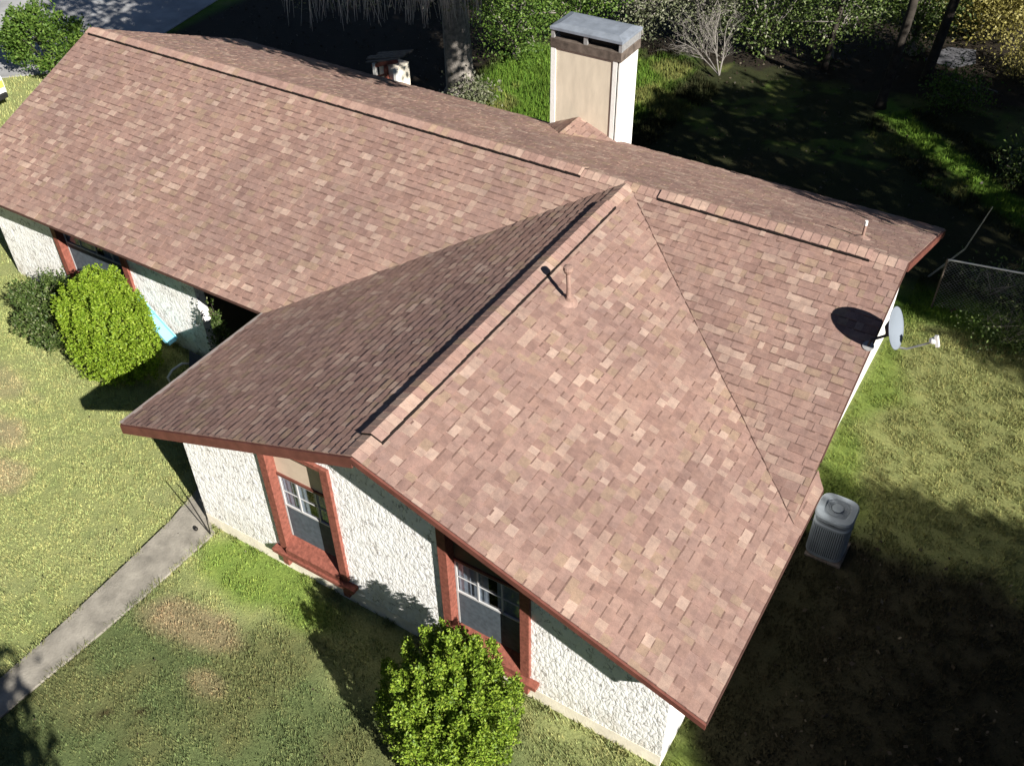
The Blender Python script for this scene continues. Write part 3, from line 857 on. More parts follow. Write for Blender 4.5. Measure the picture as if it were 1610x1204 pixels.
mb.bar(lnb + dn * .03 - du * .09, lnb + dn * .03 + du * .08, .05, .045, up=dn); mb.build('receiver', M['pvc'], dish)

# ------------------------------------------------------------------ condenser
ac = thing('air_conditioner', 'grey ribbed air conditioner unit beside the right wall of the house', 'air conditioner', (5.02, -2.15, 0))
ac.rotation_euler = (0, 0, 0)
C0 = Vector((4.92, -2.12, 0)); AW = .285; AH = .98
mb = MB(); mb.box(4.66, 5.24, -2.42, -1.84, .0, .05); mb.build('concrete_pad', M['wood'], ac, bevel=.01)
mb = MB(); mb.lathe([(AW - .02, .072), (AW - .01, .08), (AW - .01, AH - .19), (AW - .02, AH - .18)], C0, seg=64, power=4); mb.build('coil_body', M['acdark'], ac)
mb = MB()
for k in range(60):
    t = 2 * math.pi * k / 60; kk = (abs(math.cos(t)) ** 4 + abs(math.sin(t)) ** 4) ** (-1 / 4.)
    p = C0 + Vector((math.cos(t) * kk * (AW - .002), math.sin(t) * kk * (AW - .002), 0))
    mb.bar(p + Vector((0, 0, .11)), p + Vector((0, 0, AH - .22)), .017, .017, up=(math.cos(t), math.sin(t), 0))
mb.build('fin_grille', M['acgrey'], ac)
mb = MB(); mb.lathe([(AW + .005, .074), (AW + .01, .12)], C0, seg=64, power=4); mb.build('base_band', M['acgrey'], ac)
mb = MB(); mb.lathe([(AW + .005, AH - .23), (AW + .01, AH - .19), (AW - .01, AH - .175)], C0, seg=64, power=4); mb.build('body_band', M['acgrey'], ac)
mb = MB(); mb.lathe([(AW - .06, AH - .174), (AW - .06, AH - .095)], C0, seg=32); mb.build('fan_gap', M['acdark'], ac)
mb = MB(); mb.lathe([(AW - .02, AH - .094), (AW + .012, AH - .085), (AW + .018, AH - .03), (AW, AH - .005), (AW - .09, AH), (AW - .105, AH - .03), (.03, AH - .04)], C0, seg=64, power=4); mb.build('top_cover', M['acgrey'], ac, smooth=False)
mb = MB(); mb.lathe([(.07, AH - .03), (.09, AH - .002), (.085, AH + .012), (.03, AH + .016)], C0, seg=24)
for r_ in (.115, .14, .165):
    pts = [C0 + Vector((math.cos(t) * r_, math.sin(t) * r_, AH)) for t in [2 * math.pi * k / 24 for k in range(25)]]
    mb.tube(pts, .005, 4)
mb.build('fan_guard', M['acgrey'], ac)
mb = MB(); mb.tube([(4.7, -2.0, .35), (4.55, -1.95, .35), (4.47, -1.95, .6)], .02, 8); mb.build('refrigerant_line', M['iron'], ac)

# ------------------------------------------------------------------ foliage helpers
def leaf_mesh(name, centers, rs, size, mat, parent=None, up=.3, aspect=.55, out=None):
    """one folded quad leaf at each centre; out = outward directions"""
    n = len(centers)
    d = rs.normal(size=(n, 3)); 
    if out is not None: d = d * .8 + out * .9
    d[:, 2] += up; d /= np.linalg.norm(d, axis=1, keepdims=True) + 1e-9
    s = rs.normal(size=(n, 3)); s -= d * (s * d).sum(1, keepdims=True); s /= np.linalg.norm(s, axis=1, keepdims=True) + 1e-9
    sz = size * rs.uniform(.6, 1.35, (n, 1))
    a = centers; b = centers + d * sz * .5 + s * sz * aspect * .5; c = centers + d * sz; e = centers + d * sz * .5 - s * sz * aspect * .5
    V = np.stack([a, b, c, e], 1).reshape(-1, 3)
    return np_mesh(name, V, np.arange(len(V)).reshape(-1, 4), mat, parent)

def lumpy_dirs(rs, n, seed, lumps=26, amp=.28):
    """random directions with a bumpy radius"""
    d = rs.normal(size=(n, 3)); d /= np.linalg.norm(d, axis=1, keepdims=True)
    q = np.random.RandomState(seed).normal(size=(lumps, 3)); q /= np.linalg.norm(q, axis=1, keepdims=True)
    m = np.max(d @ q.T, axis=1)
    return d, 1 - amp + amp * np.clip((m - .80) / .18, 0, 1)

def bush(name, label, loc, rx, ry, h, n_sprigs, leaves, leaf, mat, seed, sprig=.16, group=None, gap=.0, inner=.55, amp=.3, lumps=40, base=.12, stem='darkbark', clumps=0, csize=.11, lobes=None):
    rs = np.random.RandomState(seed)
    t = thing(name, label, 'bush', (loc[0], loc[1], 0), group)
    d, rad = lumpy_dirs(rs, n_sprigs, seed, lumps, amp)
    keep = d[:, 2] > -.62; d = d[keep]; rad = rad[keep]
    k = (rad - (1 - amp)) / amp
    keep = rs.rand(len(d)) > gap * (1 - k) ; d = d[keep]; rad = rad[keep]
    if clumps:
        q = rs.normal(size=(clumps, 3)); q /= np.linalg.norm(q, axis=1, keepdims=True); q = q[q[:, 2] > -.6]
        qr = rs.uniform(.42, 1.0, len(q)) ** .55 + .16 * rs.rand(len(q)) * (q[:, 2] > .35); qs = rs.uniform(.55, 1.25, len(q)) * csize
        j = rs.randint(len(q), size=len(d)); o_ = rs.normal(size=(len(d), 3)) * qs[j][:, None]; o_[:, 2] *= 1.35
        dd = q[j] * qr[j][:, None] + o_; rr = np.linalg.norm(dd, axis=1); d = dd / rr[:, None]
    else:
        rr = rad * rs.uniform(inner, 1.0, len(d)) ** .6
    c = np.stack([d[:, 0] * rx * rr, d[:, 1] * ry * rr, h * .5 + d[:, 2] * h * .5 * rr], 1)
    if lobes:
        nl_, r0_, r1_, spread = lobes; n_ = n_sprigs
        a = rs.uniform(0, 2 * np.pi, nl_); q = np.sqrt((np.arange(nl_) + .5) / nl_) * spread
        lx = np.cos(np.arange(nl_) * 2.4) * q * rx; ly = np.sin(np.arange(nl_) * 2.4) * q * ry
        lr = rs.uniform(r0_, r1_, nl_); lh = h * (1 - .42 * q ** 2) * rs.uniform(.84, 1.10, nl_); lean = .16 * q
        wgt = lr * lh; j = rs.choice(nl_, n_, p=wgt / wgt.sum())
        t_ = rs.uniform(0, 1, n_) ** .8
        prof = np.where(t_ < .4, .72 + .28 * t_ / .4, np.clip((1 - t_) / .6, 0, 1) ** .62)
        th = rs.uniform(0, 2 * np.pi, n_); rad_ = prof * lr[j] * rs.uniform(.55, 1.0, n_) ** .5 * (1 + .22 * np.sin(th * 3 + j) * np.sin(t_ * 9 + j))
        c = np.stack([lx[j] * (1 + lean[j] * t_) + np.cos(th) * rad_, ly[j] * (1 + lean[j] * t_) + np.sin(th) * rad_, .05 + t_ * lh[j]], 1)
        d = np.stack([np.cos(th) * .8, np.sin(th) * .8, t_ * .9], 1); d /= np.linalg.norm(d, axis=1, keepdims=True)
    c[:, 2] = np.maximum(c[:, 2], base)
    c += np.array([loc[0], loc[1], 0])
    dirs = d * .7 + np.array([0, 0, .75]) + rs.normal(size=d.shape) * .25
    dirs /= np.linalg.norm(dirs, axis=1, keepdims=True)
    # leaves around each sprig
    tt = rs.uniform(0, 1, (len(c), leaves, 1)); off = rs.normal(size=(len(c), leaves, 3)) * sprig * .22 * (1.1 - tt)
    cc = (c[:, None] + dirs[:, None] * tt * sprig + off).reshape(-1, 3)
    oo = np.repeat(dirs[:, None] * .9, leaves, 1).reshape(-1, 3) + rs.normal(size=cc.shape) * .45
    leaf_mesh('foliage', cc, rs, leaf, mat, t, up=.15, out=oo)
    mb = MB(); r2 = random.Random(seed)
    for i in range(16):
        j = r2.randrange(len(c)); e = Vector(c[j]); s0 = Vector((loc[0] + r2.uniform(-.08, .08), loc[1] + r2.uniform(-.08, .08), 0))
        m = s0.lerp(e, .5) + Vector((0, 0, h * .08)); mb.tube([s0, m, e], [.022, .015, .005], 5)
    mb.build('stem', M[stem], t)
    return t

M['leaf_bright'] = mat_leaf('bright_bush_leaf', [(0, (.11, .19, .012)), (.4, (.18, .28, .02)), (.75, (.25, .35, .03)), (1, (.32, .41, .06))], .28)
M['leaf_front'] = mat_leaf('front_bush_leaf', [(0, (.07, .12, .012)), (.4, (.14, .225, .018)), (.75, (.20, .29, .028)), (1, (.28, .35, .05))], .08)
M['leaf_dark'] = mat_leaf('dark_bush_leaf', [(0, (.03, .06, .012)), (.5, (.065, .105, .022)), (.85, (.11, .15, .04)), (1, (.22, .23, .14))], .2)
M['leaf_mid'] = mat_leaf('mid_green_leaf', [(0, (.04, .085, .012)), (.5, (.085, .16, .022)), (1, (.17, .25, .05))], .3)
M['leaf_wood'] = mat_leaf('understorey_leaf', [(0, (.03, .055, .01)), (.55, (.08, .125, .025)), (.85, (.14, .19, .05)), (1, (.30, .32, .20))], .25)
M['leaf_grey'] = mat_leaf('grey_green_leaf', [(0, (.10, .12, .06)), (.5, (.17, .19, .10)), (1, (.30, .30, .22))], .25)
M['leaf_yellow'] = mat_leaf('yellow_autumn_leaf', [(0, (.14, .125, .03)), (.5, (.25, .225, .06)), (1, (.38, .34, .13))], .25)
M['leaf_oak'] = mat_leaf('oak_leaf', [(0, (.03, .05, .012)), (.6, (.06, .095, .022)), (1, (.11, .14, .05))], .15)

bush('round_bush', 'round bright green bush in front of the right front window', (1.62, -7.98), .84, .78, 2.08, 5400, 13, .046, M['leaf_front'], 11, sprig=.10, lobes=(40, .095, .165, 1.0))
bush('rounded_bush', 'bright yellow green bush in the corner left of the wing', (-8.42, -4.82), .88, .70, 2.25, 7000, 11, .052, M['leaf_bright'], 12, sprig=.12, lobes=(36, .13, .23, .92))
bush('dark_bush', 'dark olive green bush left of the bright yellow green bush', (-10.05, -4.7), 1.05, .75, 1.25, 3000, 9, .055, M['leaf_dark'], 13, sprig=.13, clumps=150, csize=.09)
bush('leafy_bush', 'dark green bush beside the driveway at the far left', (-20.9, 3.75), 1.0, 1.0, 1.8, 1500, 8, .10, M['leaf_mid'], 14, sprig=.28, clumps=70, csize=.12)
bush('small_shrub', 'tall thin dark shrub in the shaded corner by the wing wall', (-6.12, -4.12), .16, .15, 1.7, 320, 9, .05, M['leaf_dark'], 15, sprig=.12, clumps=40, csize=.12)

# ------------------------------------------------------------------ things by the left bushes
sl = thing('toy_slide', 'light blue plastic slide leaning down beside the bright bush', 'slide', (-7.7, -4.3, 0))
SY = -4.02; SX0 = -8.62
a = Vector((SX0, SY, 1.18)); b = Vector((-7.76, SY, .36))
mb = MB(); mb.bar(a, b, .20, .03, up=(0, 0, 1)); mb.build('chute', M['blue'], sl, bevel=.005)
for s in (-1, 1):
    mb = MB(); mb.bar(a + Vector((0, s * .112, .03)), b + Vector((0, s * .112, .03)), .025, .09); mb.build('chute_side', M['blue'], sl, bevel=.006)
mb = MB()
for s in (-1, 1):
    mb.bar((SX0 + .03, SY + s * .12, 1.08), (SX0 - .3, SY + s * .15, 0), .045, .045, up=(0, 1, 0))
mb.bar((SX0 - .2, SY - .12, .3), (SX0 - .2, SY + .12, .3), .03, .03)
mb.build('frame', M['bluedark'], sl)
for k in range(4):
    z = .2 + .2 * k; x = SX0 - .3 + .35 * z; mb = MB(); mb.bar((x, SY - .17, z), (x, SY + .17, z), .05, .03, up=(0, 0, 1)); mb.build('ladder_step', M['pvc'], sl)

ch = thing('patio_chair', 'white plastic chair with curved arms in the shade beside the wall', 'chair', (-6.55, -5.0, 0))
cx, cy = -6.55, -4.75
mb = MB(); mb.box(cx - .22, cx + .22, cy - .22, cy + .22, .40, .43); mb.build('seat', M['bluedark'], ch, bevel=.01)
mb = MB(); mb.prism([(cx - .22, cy + .2, .44), (cx + .22, cy + .2, .44), (cx + .2, cy + .32, .86), (cx - .2, cy + .32, .86)], (0, .025, 0)); mb.build('backrest', M['bluedark'], ch, bevel=.008)
for s in (-1, 1):
    mb = MB(); mb.tube([(cx + s * .25, cy - .22, .43), (cx + s * .27, cy - .24, .6), (cx + s * .27, cy - .1, .68), (cx + s * .26, cy + .14, .67), (cx + s * .23, cy + .25, .6)], .022, 8); mb.build('armrest', M['pvc'], ch, smooth=True)
    for q in (-1, 1):
        mb = MB(); mb.tube([(cx + s * .2, cy + q * .19, .4), (cx + s * .25, cy + q * .24, 0)], [.022, .016], 8); mb.build('leg', M['pvc'], ch)

st = thing('garden_stake', 'black iron plant hook standing at the end of the path', 'garden stake', (-3.95, -7.12, 0))
mb = MB(); mb.tube([(-3.86, -7.06, 0), (-4.05, -7.08, .62), (-4.12, -7.08, .86)], .009, 6); mb.tube([(-3.86, -7.06, 0), (-3.82, -7.05, .78)], .009, 6); mb.tube([(-3.82, -7.05, .7), (-3.80, -7.05, .86), (-3.86, -7.05, .9)], .008, 6); mb.build('rods', M['iron'], st)
mb = MB(); mb.lathe([(.01, -.035), (.032, -.02), (.036, 0), (.03, .02), (.01, .035)], (-4.12, -7.12, .085), seg=12); mb.build('hose_end', M['iron'], st, smooth=True)

# ------------------------------------------------------------------ small shed behind the house
sh = thing('well_house', 'tiny red trimmed shed with weathered boards behind the main roof', 'shed', (-10.15, 6.5, 0))
mb = MB(); mb.box(-10.42, -9.83, 6.4, 6.95, 0, 1.55); mb.build('wall', M['found'], sh)
for xx in (-10.56, -10.18, -9.86):
    mb = MB(); mb.box(xx, xx + .09, 6.29, 6.38, 0, 1.60); mb.build('corner_post', M['red'] if xx == -10.18 else M['pvc'], sh)
mb = MB(); mb.bar((-10.6, 6.33, 1.50), (-9.72, 6.33, 1.83), .05, .10); mb.bar((-10.5, 6.32, 1.22), (-10.18, 6.32, 1.36), .04, .05); mb.build('rake_trim', M['red'], sh)
mb = MB()
for k in range(5):
    y = 6.38 + k * .15; mb.bar((-10.82 - .08 * (k % 3), y, 1.55 + .02 * (k % 2)), (-9.70 + .06 * (k % 2), y, 1.88 + .02 * (k % 2)), .12, .025)
mb.build('roof_boards', M['wood'], sh)

# ------------------------------------------------------------------ fence and pipe
fe = thing('chain_link_fence', 'chain link fence with pale top rail at the right edge', 'fence', (4.78, 5.29, 0))
fa = Vector((4.78, 5.29, 0)); fd = (Vector((6.19, 5.555, 0)) - fa).normalized(); FL = 6.0
Z = Vector((0, 0, 1))
mb = MB(); mb.tube([fa + Z * 1.2, fa + fd * FL + Z * 1.2], .018, 8); mb.build('top_rail', M['pvc'], fe)
for k in range(3):
    mb = MB(); mb.tube([fa + fd * (k * 3.0), fa + fd * (k * 3.0) + Z * 1.22], .019, 8); mb.build('post', M['sheetdark'], fe)
mb = MB(); hgt = 1.15; s = -hgt
while s < FL:
    for sg in (1, -1):
        x0, z0 = s, (0 if sg > 0 else hgt); x1, z1 = s + hgt, (hgt if sg > 0 else 0)
        if x0 < 0: z0 += sg * (0 - x0); x0 = 0
        if x1 > FL: z1 -= sg * (x1 - FL); x1 = FL
        if x1 > x0: mb.tube([fa + fd * x0 + Z * (z0 + .03), fa + fd * x1 + Z * (z1 + .03)], .0016, 3, cap=False)
    s += .075
mb.build('wire_mesh', M['galv'], fe)
mb = MB(); mb.tube([(4.45, 6.36, 0), (4.78, 5.25, 1.17), (4.93, 4.72, 1.75), (5.35, 3.2, 3.35)][:3], [.02, .018, .012], 8)
pp = (Vector((4.78, 5.24, 1.25)) - Vector((4.45, 6.36, 0)))
mb = MB(); mb.tube([(4.45, 6.36, 0), (4.98, 6.1, 1.05), (5.23, 5.6, 2.4)], [.022, .018, .010], 8)
o = mb.build('metal_pole', M['galv']); tag(o, 'thin grey leaning pole beside the end of the chain link fence', 'pole')

# ------------------------------------------------------------------ parked car at the far left (only its tail shows)
car = thing('parked_car', 'white car with yellow tail lamp parked at the far left edge', 'car', (-22.6, 1.3, 0))
def car_section(xs, zs_top, halfw, z_lo):
    pass
cxr = -20.05; cyc = .72
mb = MB()
prof = [(0, .45), (.0, .95), (-.12, 1.02), (-1.0, 1.06), (-3.1, 1.04), (-4.25, .9), (-4.4, .62), (-4.38, .35), (-.08, .32)]
mb.prism([(cxr + x, cyc - .85, z) for x, z in prof], (0, 1.7, 0)); mb.build('body', M['carwhite'], car, bevel=.06)
cab = [(-.35, 1.04), (-1.0, 1.46), (-2.3, 1.48), (-3.2, 1.02)]
mb = MB(); mb.prism([(cxr + x, cyc - .72, z) for x, z in cab], (0, 1.44, 0)); mb.build('cabin_glass', M['carglass'], car, bevel=.04)
mb = MB(); mb.prism([(cxr + x, cyc - .70, z) for x, z in ((-.95, 1.45), (-1.0, 1.50), (-2.3, 1.52), (-2.38, 1.47))], (0, 1.40, 0)); mb.build('roof_panel', M['carwhite'], car, bevel=.02)
for x in (-.85, -3.5):
    for y in (cyc - .88, cyc + .72):
        mb = MB(); mb.lathe([(.2, 0), (.31, .01), (.33, .05), (.33, .12), (.31, .16), (.2, .17)], (cxr + x, y, .33), (0, 1, 0), 24)
        w = mb.build('wheel', M['tyre'], car)
        mb = MB(); mb.lathe([(.19, -.005), (.18, .175)], (cxr + x, y, .33), (0, 1, 0), 20); mb.build('rim', M['galv'], w)
for y in (cyc - .8, cyc + .58):
    mb = MB(); mb.box(cxr - .04, cxr + .012, y, y + .22, .66, .86); mb.build('tail_lamp', M['lampyellow'], car, bevel=.008)
mb = MB(); mb.box(cxr - .05, cxr + .06, cyc - .8, cyc + .8, .36, .52); mb.build('bumper', M['tyre'], car, bevel=.03)

# ------------------------------------------------------------------ trees
SH = (1.524, -.5996)       # horizontal shift towards the sun per metre of height

def canopy_over(poly, holes, z0, z1, n_clumps, leaves, leaf, clump, rs, ragged=.5):
    """leaf clumps filling the crown volume of a tree whose shade falls on poly"""
    P = np.array(poly); a = P.min(0); b = P.max(0)
    x = rs.uniform(a[0], b[0], n_clumps); y = rs.uniform(a[1], b[1], n_clumps)
    wob = (vnoise(x, y, .9, 21) - .5) * ragged * 2; wob2 = (vnoise(x, y, .9, 22) - .5) * ragged * 2
    k = in_poly(x + wob, y + wob2, poly)
    for hp, pr in holes: k &= ~(in_poly(x + wob * .5, y + wob2 * .5, hp) & (rs.rand(n_clumps) < pr))
    x = x[k]; y = y[k]
    # crown is thicker towards its middle
    z = rs.uniform(z0, z1, len(x))
    c = np.stack([x + SH[0] * z, y + SH[1] * z, z], 1)
    off = rs.normal(size=(len(c), leaves, 3)) * clump
    return (c[:, None] + off).reshape(-1, 3), c

def limbs(mb, base, crown_pts, r0, rs, n=14, fork=None, sides=8):
    base = Vector(base); fork = Vector(fork)
    mid = base.lerp(fork, .5) + Vector((rs.uniform(-.15, .15), rs.uniform(-.15, .15), 0))
    mb.tube([base + Vector((0, 0, -.05)), base + Vector((0, 0, .25)), mid, fork], [r0 * 1.45, r0 * 1.05, r0 * .9, r0 * .75], sides + 4)
    for i in range(n):
        e = Vector(crown_pts[rs.randint(len(crown_pts))])
        m = fork.lerp(e, .5) + Vector((rs.uniform(-.4, .4), rs.uniform(-.4, .4), rs.uniform(.1, .6)))
        mb.tube([fork - Vector((0, 0, .1)), fork.lerp(m, .5), m, e], [r0 * .5, r0 * .34, r0 * .2, .015], sides)

def shade_tree(name, label, base, fork, poly, holes, z0, z1, n, leaf, seed, r0=.3, mat='leaf_oak', bark='bark', leaves=5, clump=.16, group=None, ragged=.5, nl=14):
    rs = np.random.RandomState(seed)
    t = thing(name, label, 'tree', (base[0], base[1], 0), group)
    cc, c = canopy_over(poly, holes, z0, z1, n, leaves, leaf, clump, rs, ragged)
    leaf_mesh('crown', cc, rs, leaf, M[mat], t, up=.1, aspect=.8)
    mb = MB(); limbs(mb, base, c, r0, rs, nl, fork); mb.build('trunk', M[bark], t, smooth=True)
    return t

lit_back = [(-9.0, 7.2), (-9.4, 14.5), (-4.4, 14.5), (-3.95, 12.2), (-4.45, 10.2), (-4.3, 7.0)]
# tall tree off to the right whose shade fills the lower right
shade_tree('shade_tree', 'tall leafy tree standing in the yard to the right of the house', (17.5, -9.5, 0), (17.5, -9.3, 6.2),
           [(3.6, -1.65), (4.45, -.80), (5.95, -.40), (7.7, -.15), (12.5, -.1), (13.5, -16), (4.6, -16), (4.75, -6.4), (4.2, -5.6), (3.4, -4.8), (3.3, -3.0)],
           [], 7.0, 9.5, 17000, .19, 41, .35, leaves=6, clump=.13, ragged=.10)
# back right
gap1 = [(.9, 13.9), (2.2, 13.7), (5.2, 11.2), (5.3, 10.3), (4.4, 10.4), (2.0, 12.5), (.9, 13.1)]
fl1 = [(-3.0, 10.9), (-2.6, 11.4), (1.0, 12.0), (.6, 11.4)]
shade_tree('shade_tree', 'broad tree behind the fence at the back right', (11.8, 5.2, 0), (12, 4.8, 5.6),
           [(-4.3, 7.2), (-4.35, 9.2), (-4.4, 10.3), (-3.8, 12.3), (-2.0, 13.2), (3.0, 15.0), (9.0, 13.5), (10.5, 2.0), (7.4, 3.4), (5.9, 4.3), (4.3, 5.4), (1.0, 5.15), (-2.5, 5.5)],
           [(gap1, .93), (fl1, .35)], 7.1, 9.6, 9500, .19, 42, .33, leaves=6, clump=.2, ragged=.3)
shade_tree('shade_tree', 'tall tree farther back on the right beyond the fence', (15.5, 9.5, 0), (15.3, 9.2, 6.5),
           [(-1.8, 13.0), (-1.2, 18.0), (1.4, 18.4), (1.8, 17.2), (3.4, 17.0), (5.0, 18.5), (11, 15), (9.0, 13.0), (3.0, 14.2)],
           [], 7.5, 10.0, 3600, .22, 43, .3, leaves=6, clump=.25)
# big oak behind the house: trunk in view, crown overhead
oak = shade_tree('oak_tree', 'grey trunked oak behind the house left of the chimney', (-9.42, 8.75, 0), (-9.65, 8.6, 4.6),
           [(-22.5, 8.2), (-21.0, 6.2), (-18.6, 5.0), (-15.0, 5.3), (-12.2, 5.35), (-12.2, 8.0), (-10.6, 8.5), (-9.7, 9.4), (-10.4, 10.6), (-12.6, 11.6), (-14, 15.5), (-21.5, 14.0)],
           [([(-11.9, 8.9), (-9.8, 8.7), (-9.8, 9.3), (-11.9, 9.9)], .9)], 7.5, 9.8, 9000, .20, 44, .40, leaves=6, clump=.2, nl=18, ragged=.45)
# branches that throw streaks over the driveway
shade_tree('shade_tree', 'thin limbed tree whose crown reaches over the driveway', (-14.5, 14.2, 0), (-13.5, 13.0, 6.2),
           [(-26.5, 9.0), (-25.5, 6.0), (-22.4, 4.6), (-20.0, 6.0), (-21, 11)], [], 7.5, 9.2, 650, .20, 45, .22, leaves=6, clump=.16, nl=22)
# small tree below the camera, shading the lower left corner of the lawn
shade_tree('young_tree', 'young tree in the front yard beyond the lower edge', (5.6, -15.4, 0), (5.2, -15.0, 3.2),
           [(-5.0, -10.95), (-4.4, -10.62), (-4.0, -10.75), (-3.7, -11.05), (-3.15, -10.95), (-2.8, -11.3), (-3.0, -12.5), (-5.2, -13)], [], 5.2, 6.6, 620, .16, 46, .12, leaves=6, clump=.15, ragged=.35, nl=8)

# drooping pale twigs of the oak, colour raised to look sunlit
mb = MB(); rs = np.random.RandomState(5)
for i in range(210):
    x = rs.uniform(-12.6, -7.4); y = rs.uniform(5.2, 7.6); zt = rs.uniform(4.6, 5.2)
    top_z = 12.64 + .187 * (x - 6) - .319 * (y + 13.3)
    L_ = zt - (top_z - rs.uniform(-.1, .7))
    a = rs.uniform(-.35, .35); b = rs.uniform(-.3, .3)
    pts = [(x, y, zt), (x + a * .4, y + b * .4, zt - L_ * .45), (x + a * .8, y + b * .7, zt - L_ * .8), (x + a, y + b, zt - L_)]
    mb.tube(pts, [.013, .010, .007, .003], 4, cap=False)
for i in range(24):
    x = rs.uniform(-12.6, -7.4); y = rs.uniform(5.2, 7.4)
    mb.tube([(-9.65, 8.6, 4.6), ((x - 9.65) / 2, (y + 8.6) / 2, 5.4), (x, y, 5.0)], [.09, .06, .02], 6)
mb.build('hanging_twigs', mat_plain('sunlit_pale_twig', (.62, .60, .54), .9, .3, 9), oak)
rs = np.random.RandomState(6)
n = 2600; c = np.stack([rs.uniform(-12.5, -7.2, n), rs.uniform(5.4, 7.6, n), np.zeros(n)], 1)
c[:, 2] = 12.64 + .187 * (c[:, 0] - 6) - .319 * (c[:, 1] + 13.3) + rs.uniform(-.25, 1.2, n)
c = c[vnoise(c[:, 0], c[:, 1], 1.2, 31) > .52]
leaf_mesh('hanging_leaves', c, rs, .09, M['leaf_grey'], oak, up=-.4)

def small_tree(name, label, base, h, rx, ry, n, leaf, mat, seed, r0=.09, bark='bark', zlow=.3, lumps=22, amp=.7, leaves=7, clump=.21, group=None, lean=(0, 0), gap=1.15, cat='tree', nl=10):
    rs = np.random.RandomState(seed)
    t = thing(name, label, cat, (base[0], base[1], 0), group)
    d, rad = lumpy_dirs(rs, n, seed, lumps, amp)
    k = (rad - (1 - amp)) / amp; keep = rs.rand(n) > gap * (1 - k); d = d[keep]; rad = rad[keep]
    rr = rad * rs.uniform(.25, 1, len(d)) ** .5
    zc = h * (zlow + 1) / 2; zr = h * (1 - zlow) / 2
    rr = rr * (1 + .35 * rs.normal(size=len(rr)) * (rs.rand(len(rr)) < .25))
    c = np.stack([base[0] + lean[0] + d[:, 0] * rx * rr, base[1] + lean[1] + d[:, 1] * ry * rr, zc + d[:, 2] * zr * rr], 1)
    cc = (c[:, None] + rs.normal(size=(len(c), leaves, 3)) * clump).reshape(-1, 3); cc[:, 2] = np.maximum(cc[:, 2], .03)
    leaf_mesh('crown', cc, rs, leaf, M[mat], t, up=.25, out=np.repeat(d, leaves, 0) * .6)
    mb = MB(); limbs(mb, (base[0], base[1], 0), c, r0, rs, nl, (base[0] + lean[0] * .5, base[1] + lean[1] * .5, h * max(zlow, .15)), sides=5); mb.build('trunk', M[bark], t, smooth=True)
    return t

U = 'understorey trees at the wood edge'
small_tree('leafy_sapling', 'bright green sapling just right of the oak trunk', (-9.3, 11.6), 3.2, 1.45, 1.1, 1500, .085, 'leaf_mid', 61, zlow=.02, group=U)
small_tree('leafy_sapling', 'green sapling between the oak and the chimney', (-8.3, 13.6), 3.4, 1.5, 1.2, 1400, .09, 'leaf_mid', 62, zlow=.02, group=U)
small_tree('brush_thicket', 'grey green brush directly behind the chimney top', (-6.7, 15.0), 3.2, 1.6, 1.2, 1300, .085, 'leaf_grey', 63, zlow=.02, group=U, bark='deadwood', nl=30)
small_tree('brush_thicket', 'grey green brush right of the chimney top above the fallen limb', (-4.7, 15.2), 3.0, 1.4, 1.0, 1000, .085, 'leaf_grey', 64, zlow=.02, group=U, bark='deadwood', nl=34)
small_tree('understorey_tree', 'green understorey tree between the brush and the dark wood', (-2.9, 15.7), 3.4, 1.7, 1.4, 1500, .095, 'leaf_wood', 65, zlow=.04, nl=26, bark='deadwood', group=U)
small_tree('understorey_tree', 'dark leaved tree on the left of the dark trunks', (-1.0, 16.4), 3.8, 1.6, 1.5, 1300, .095, 'leaf_wood', 66, zlow=.06, nl=22, bark='deadwood', group=U)
small_tree('understorey_tree', 'green topped tree far behind the brush', (-3.9, 19.4), 4.6, 1.9, 1.4, 1000, .12, 'leaf_mid', 67, zlow=.1, group=U)
small_tree('understorey_tree', 'shaded tree at the back of the dark wood', (-.6, 20.2), 4.6, 1.8, 1.4, 900, .12, 'leaf_wood', 68, zlow=.1, group=U)
small_tree('yellow_tree', 'yellow leaved tree at the top right corner', (2.4, 20.4), 2.6, 2.5, 1.3, 3000, .11, 'leaf_yellow', 69, zlow=.02, group=U, gap=.4)
small_tree('understorey_tree', 'leafy tree behind the tall trees left of the sapling', (-11.5, 15.0), 4.5, 1.8, 1.5, 1000, .12, 'leaf_wood', 70, zlow=.25, group=U)
small_tree('weed_clump', 'low weedy clump near the sunlit strip of grass', (3.0, 14.9), 1.0, .9, .5, 350, .09, 'leaf_mid', 71, zlow=.02, cat='shrub', r0=.02)
small_tree('weed_clump', 'low green weeds at the right end of the sunlit strip', (5.6, 11.6), .8, .9, .5, 300, .09, 'leaf_wood', 72, zlow=.02, cat='shrub', r0=.02)
small_tree('weed_clump', 'rusty brown shrub below the yellow tree', (4.3, 18.1), 1.2, 1.0, .7, 420, .09, 'leaf_yellow', 73, zlow=.02, cat='shrub', r0=.02)
small_tree('weed_clump', 'dry weeds around the foot of the oak', (-8.9, 8.45), .55, .7, .45, 260, .10, 'leaf_grey', 74, zlow=.02, cat='shrub', r0=.015)
small_tree('brush_thicket', 'dark brush growing along the chain link fence', (6.3, 4.75), .75, 1.0, .45, 700, .06, 'leaf_dark', 76, zlow=.02, cat='shrub', r0=.02, nl=16)
small_tree('understorey_tree', 'shaded leafy tree behind the dark trunks', (1.1, 17.9), 4.2, 1.6, 1.2, 1500, .11, 'leaf_wood', 77, zlow=.05, group=U)
small_tree('weed_clump', 'low weeds at the right end of the fence shade', (5.9, 6.4), .5, .9, .5, 200, .08, 'leaf_dark', 75, zlow=.02, cat='shrub', r0=.015)

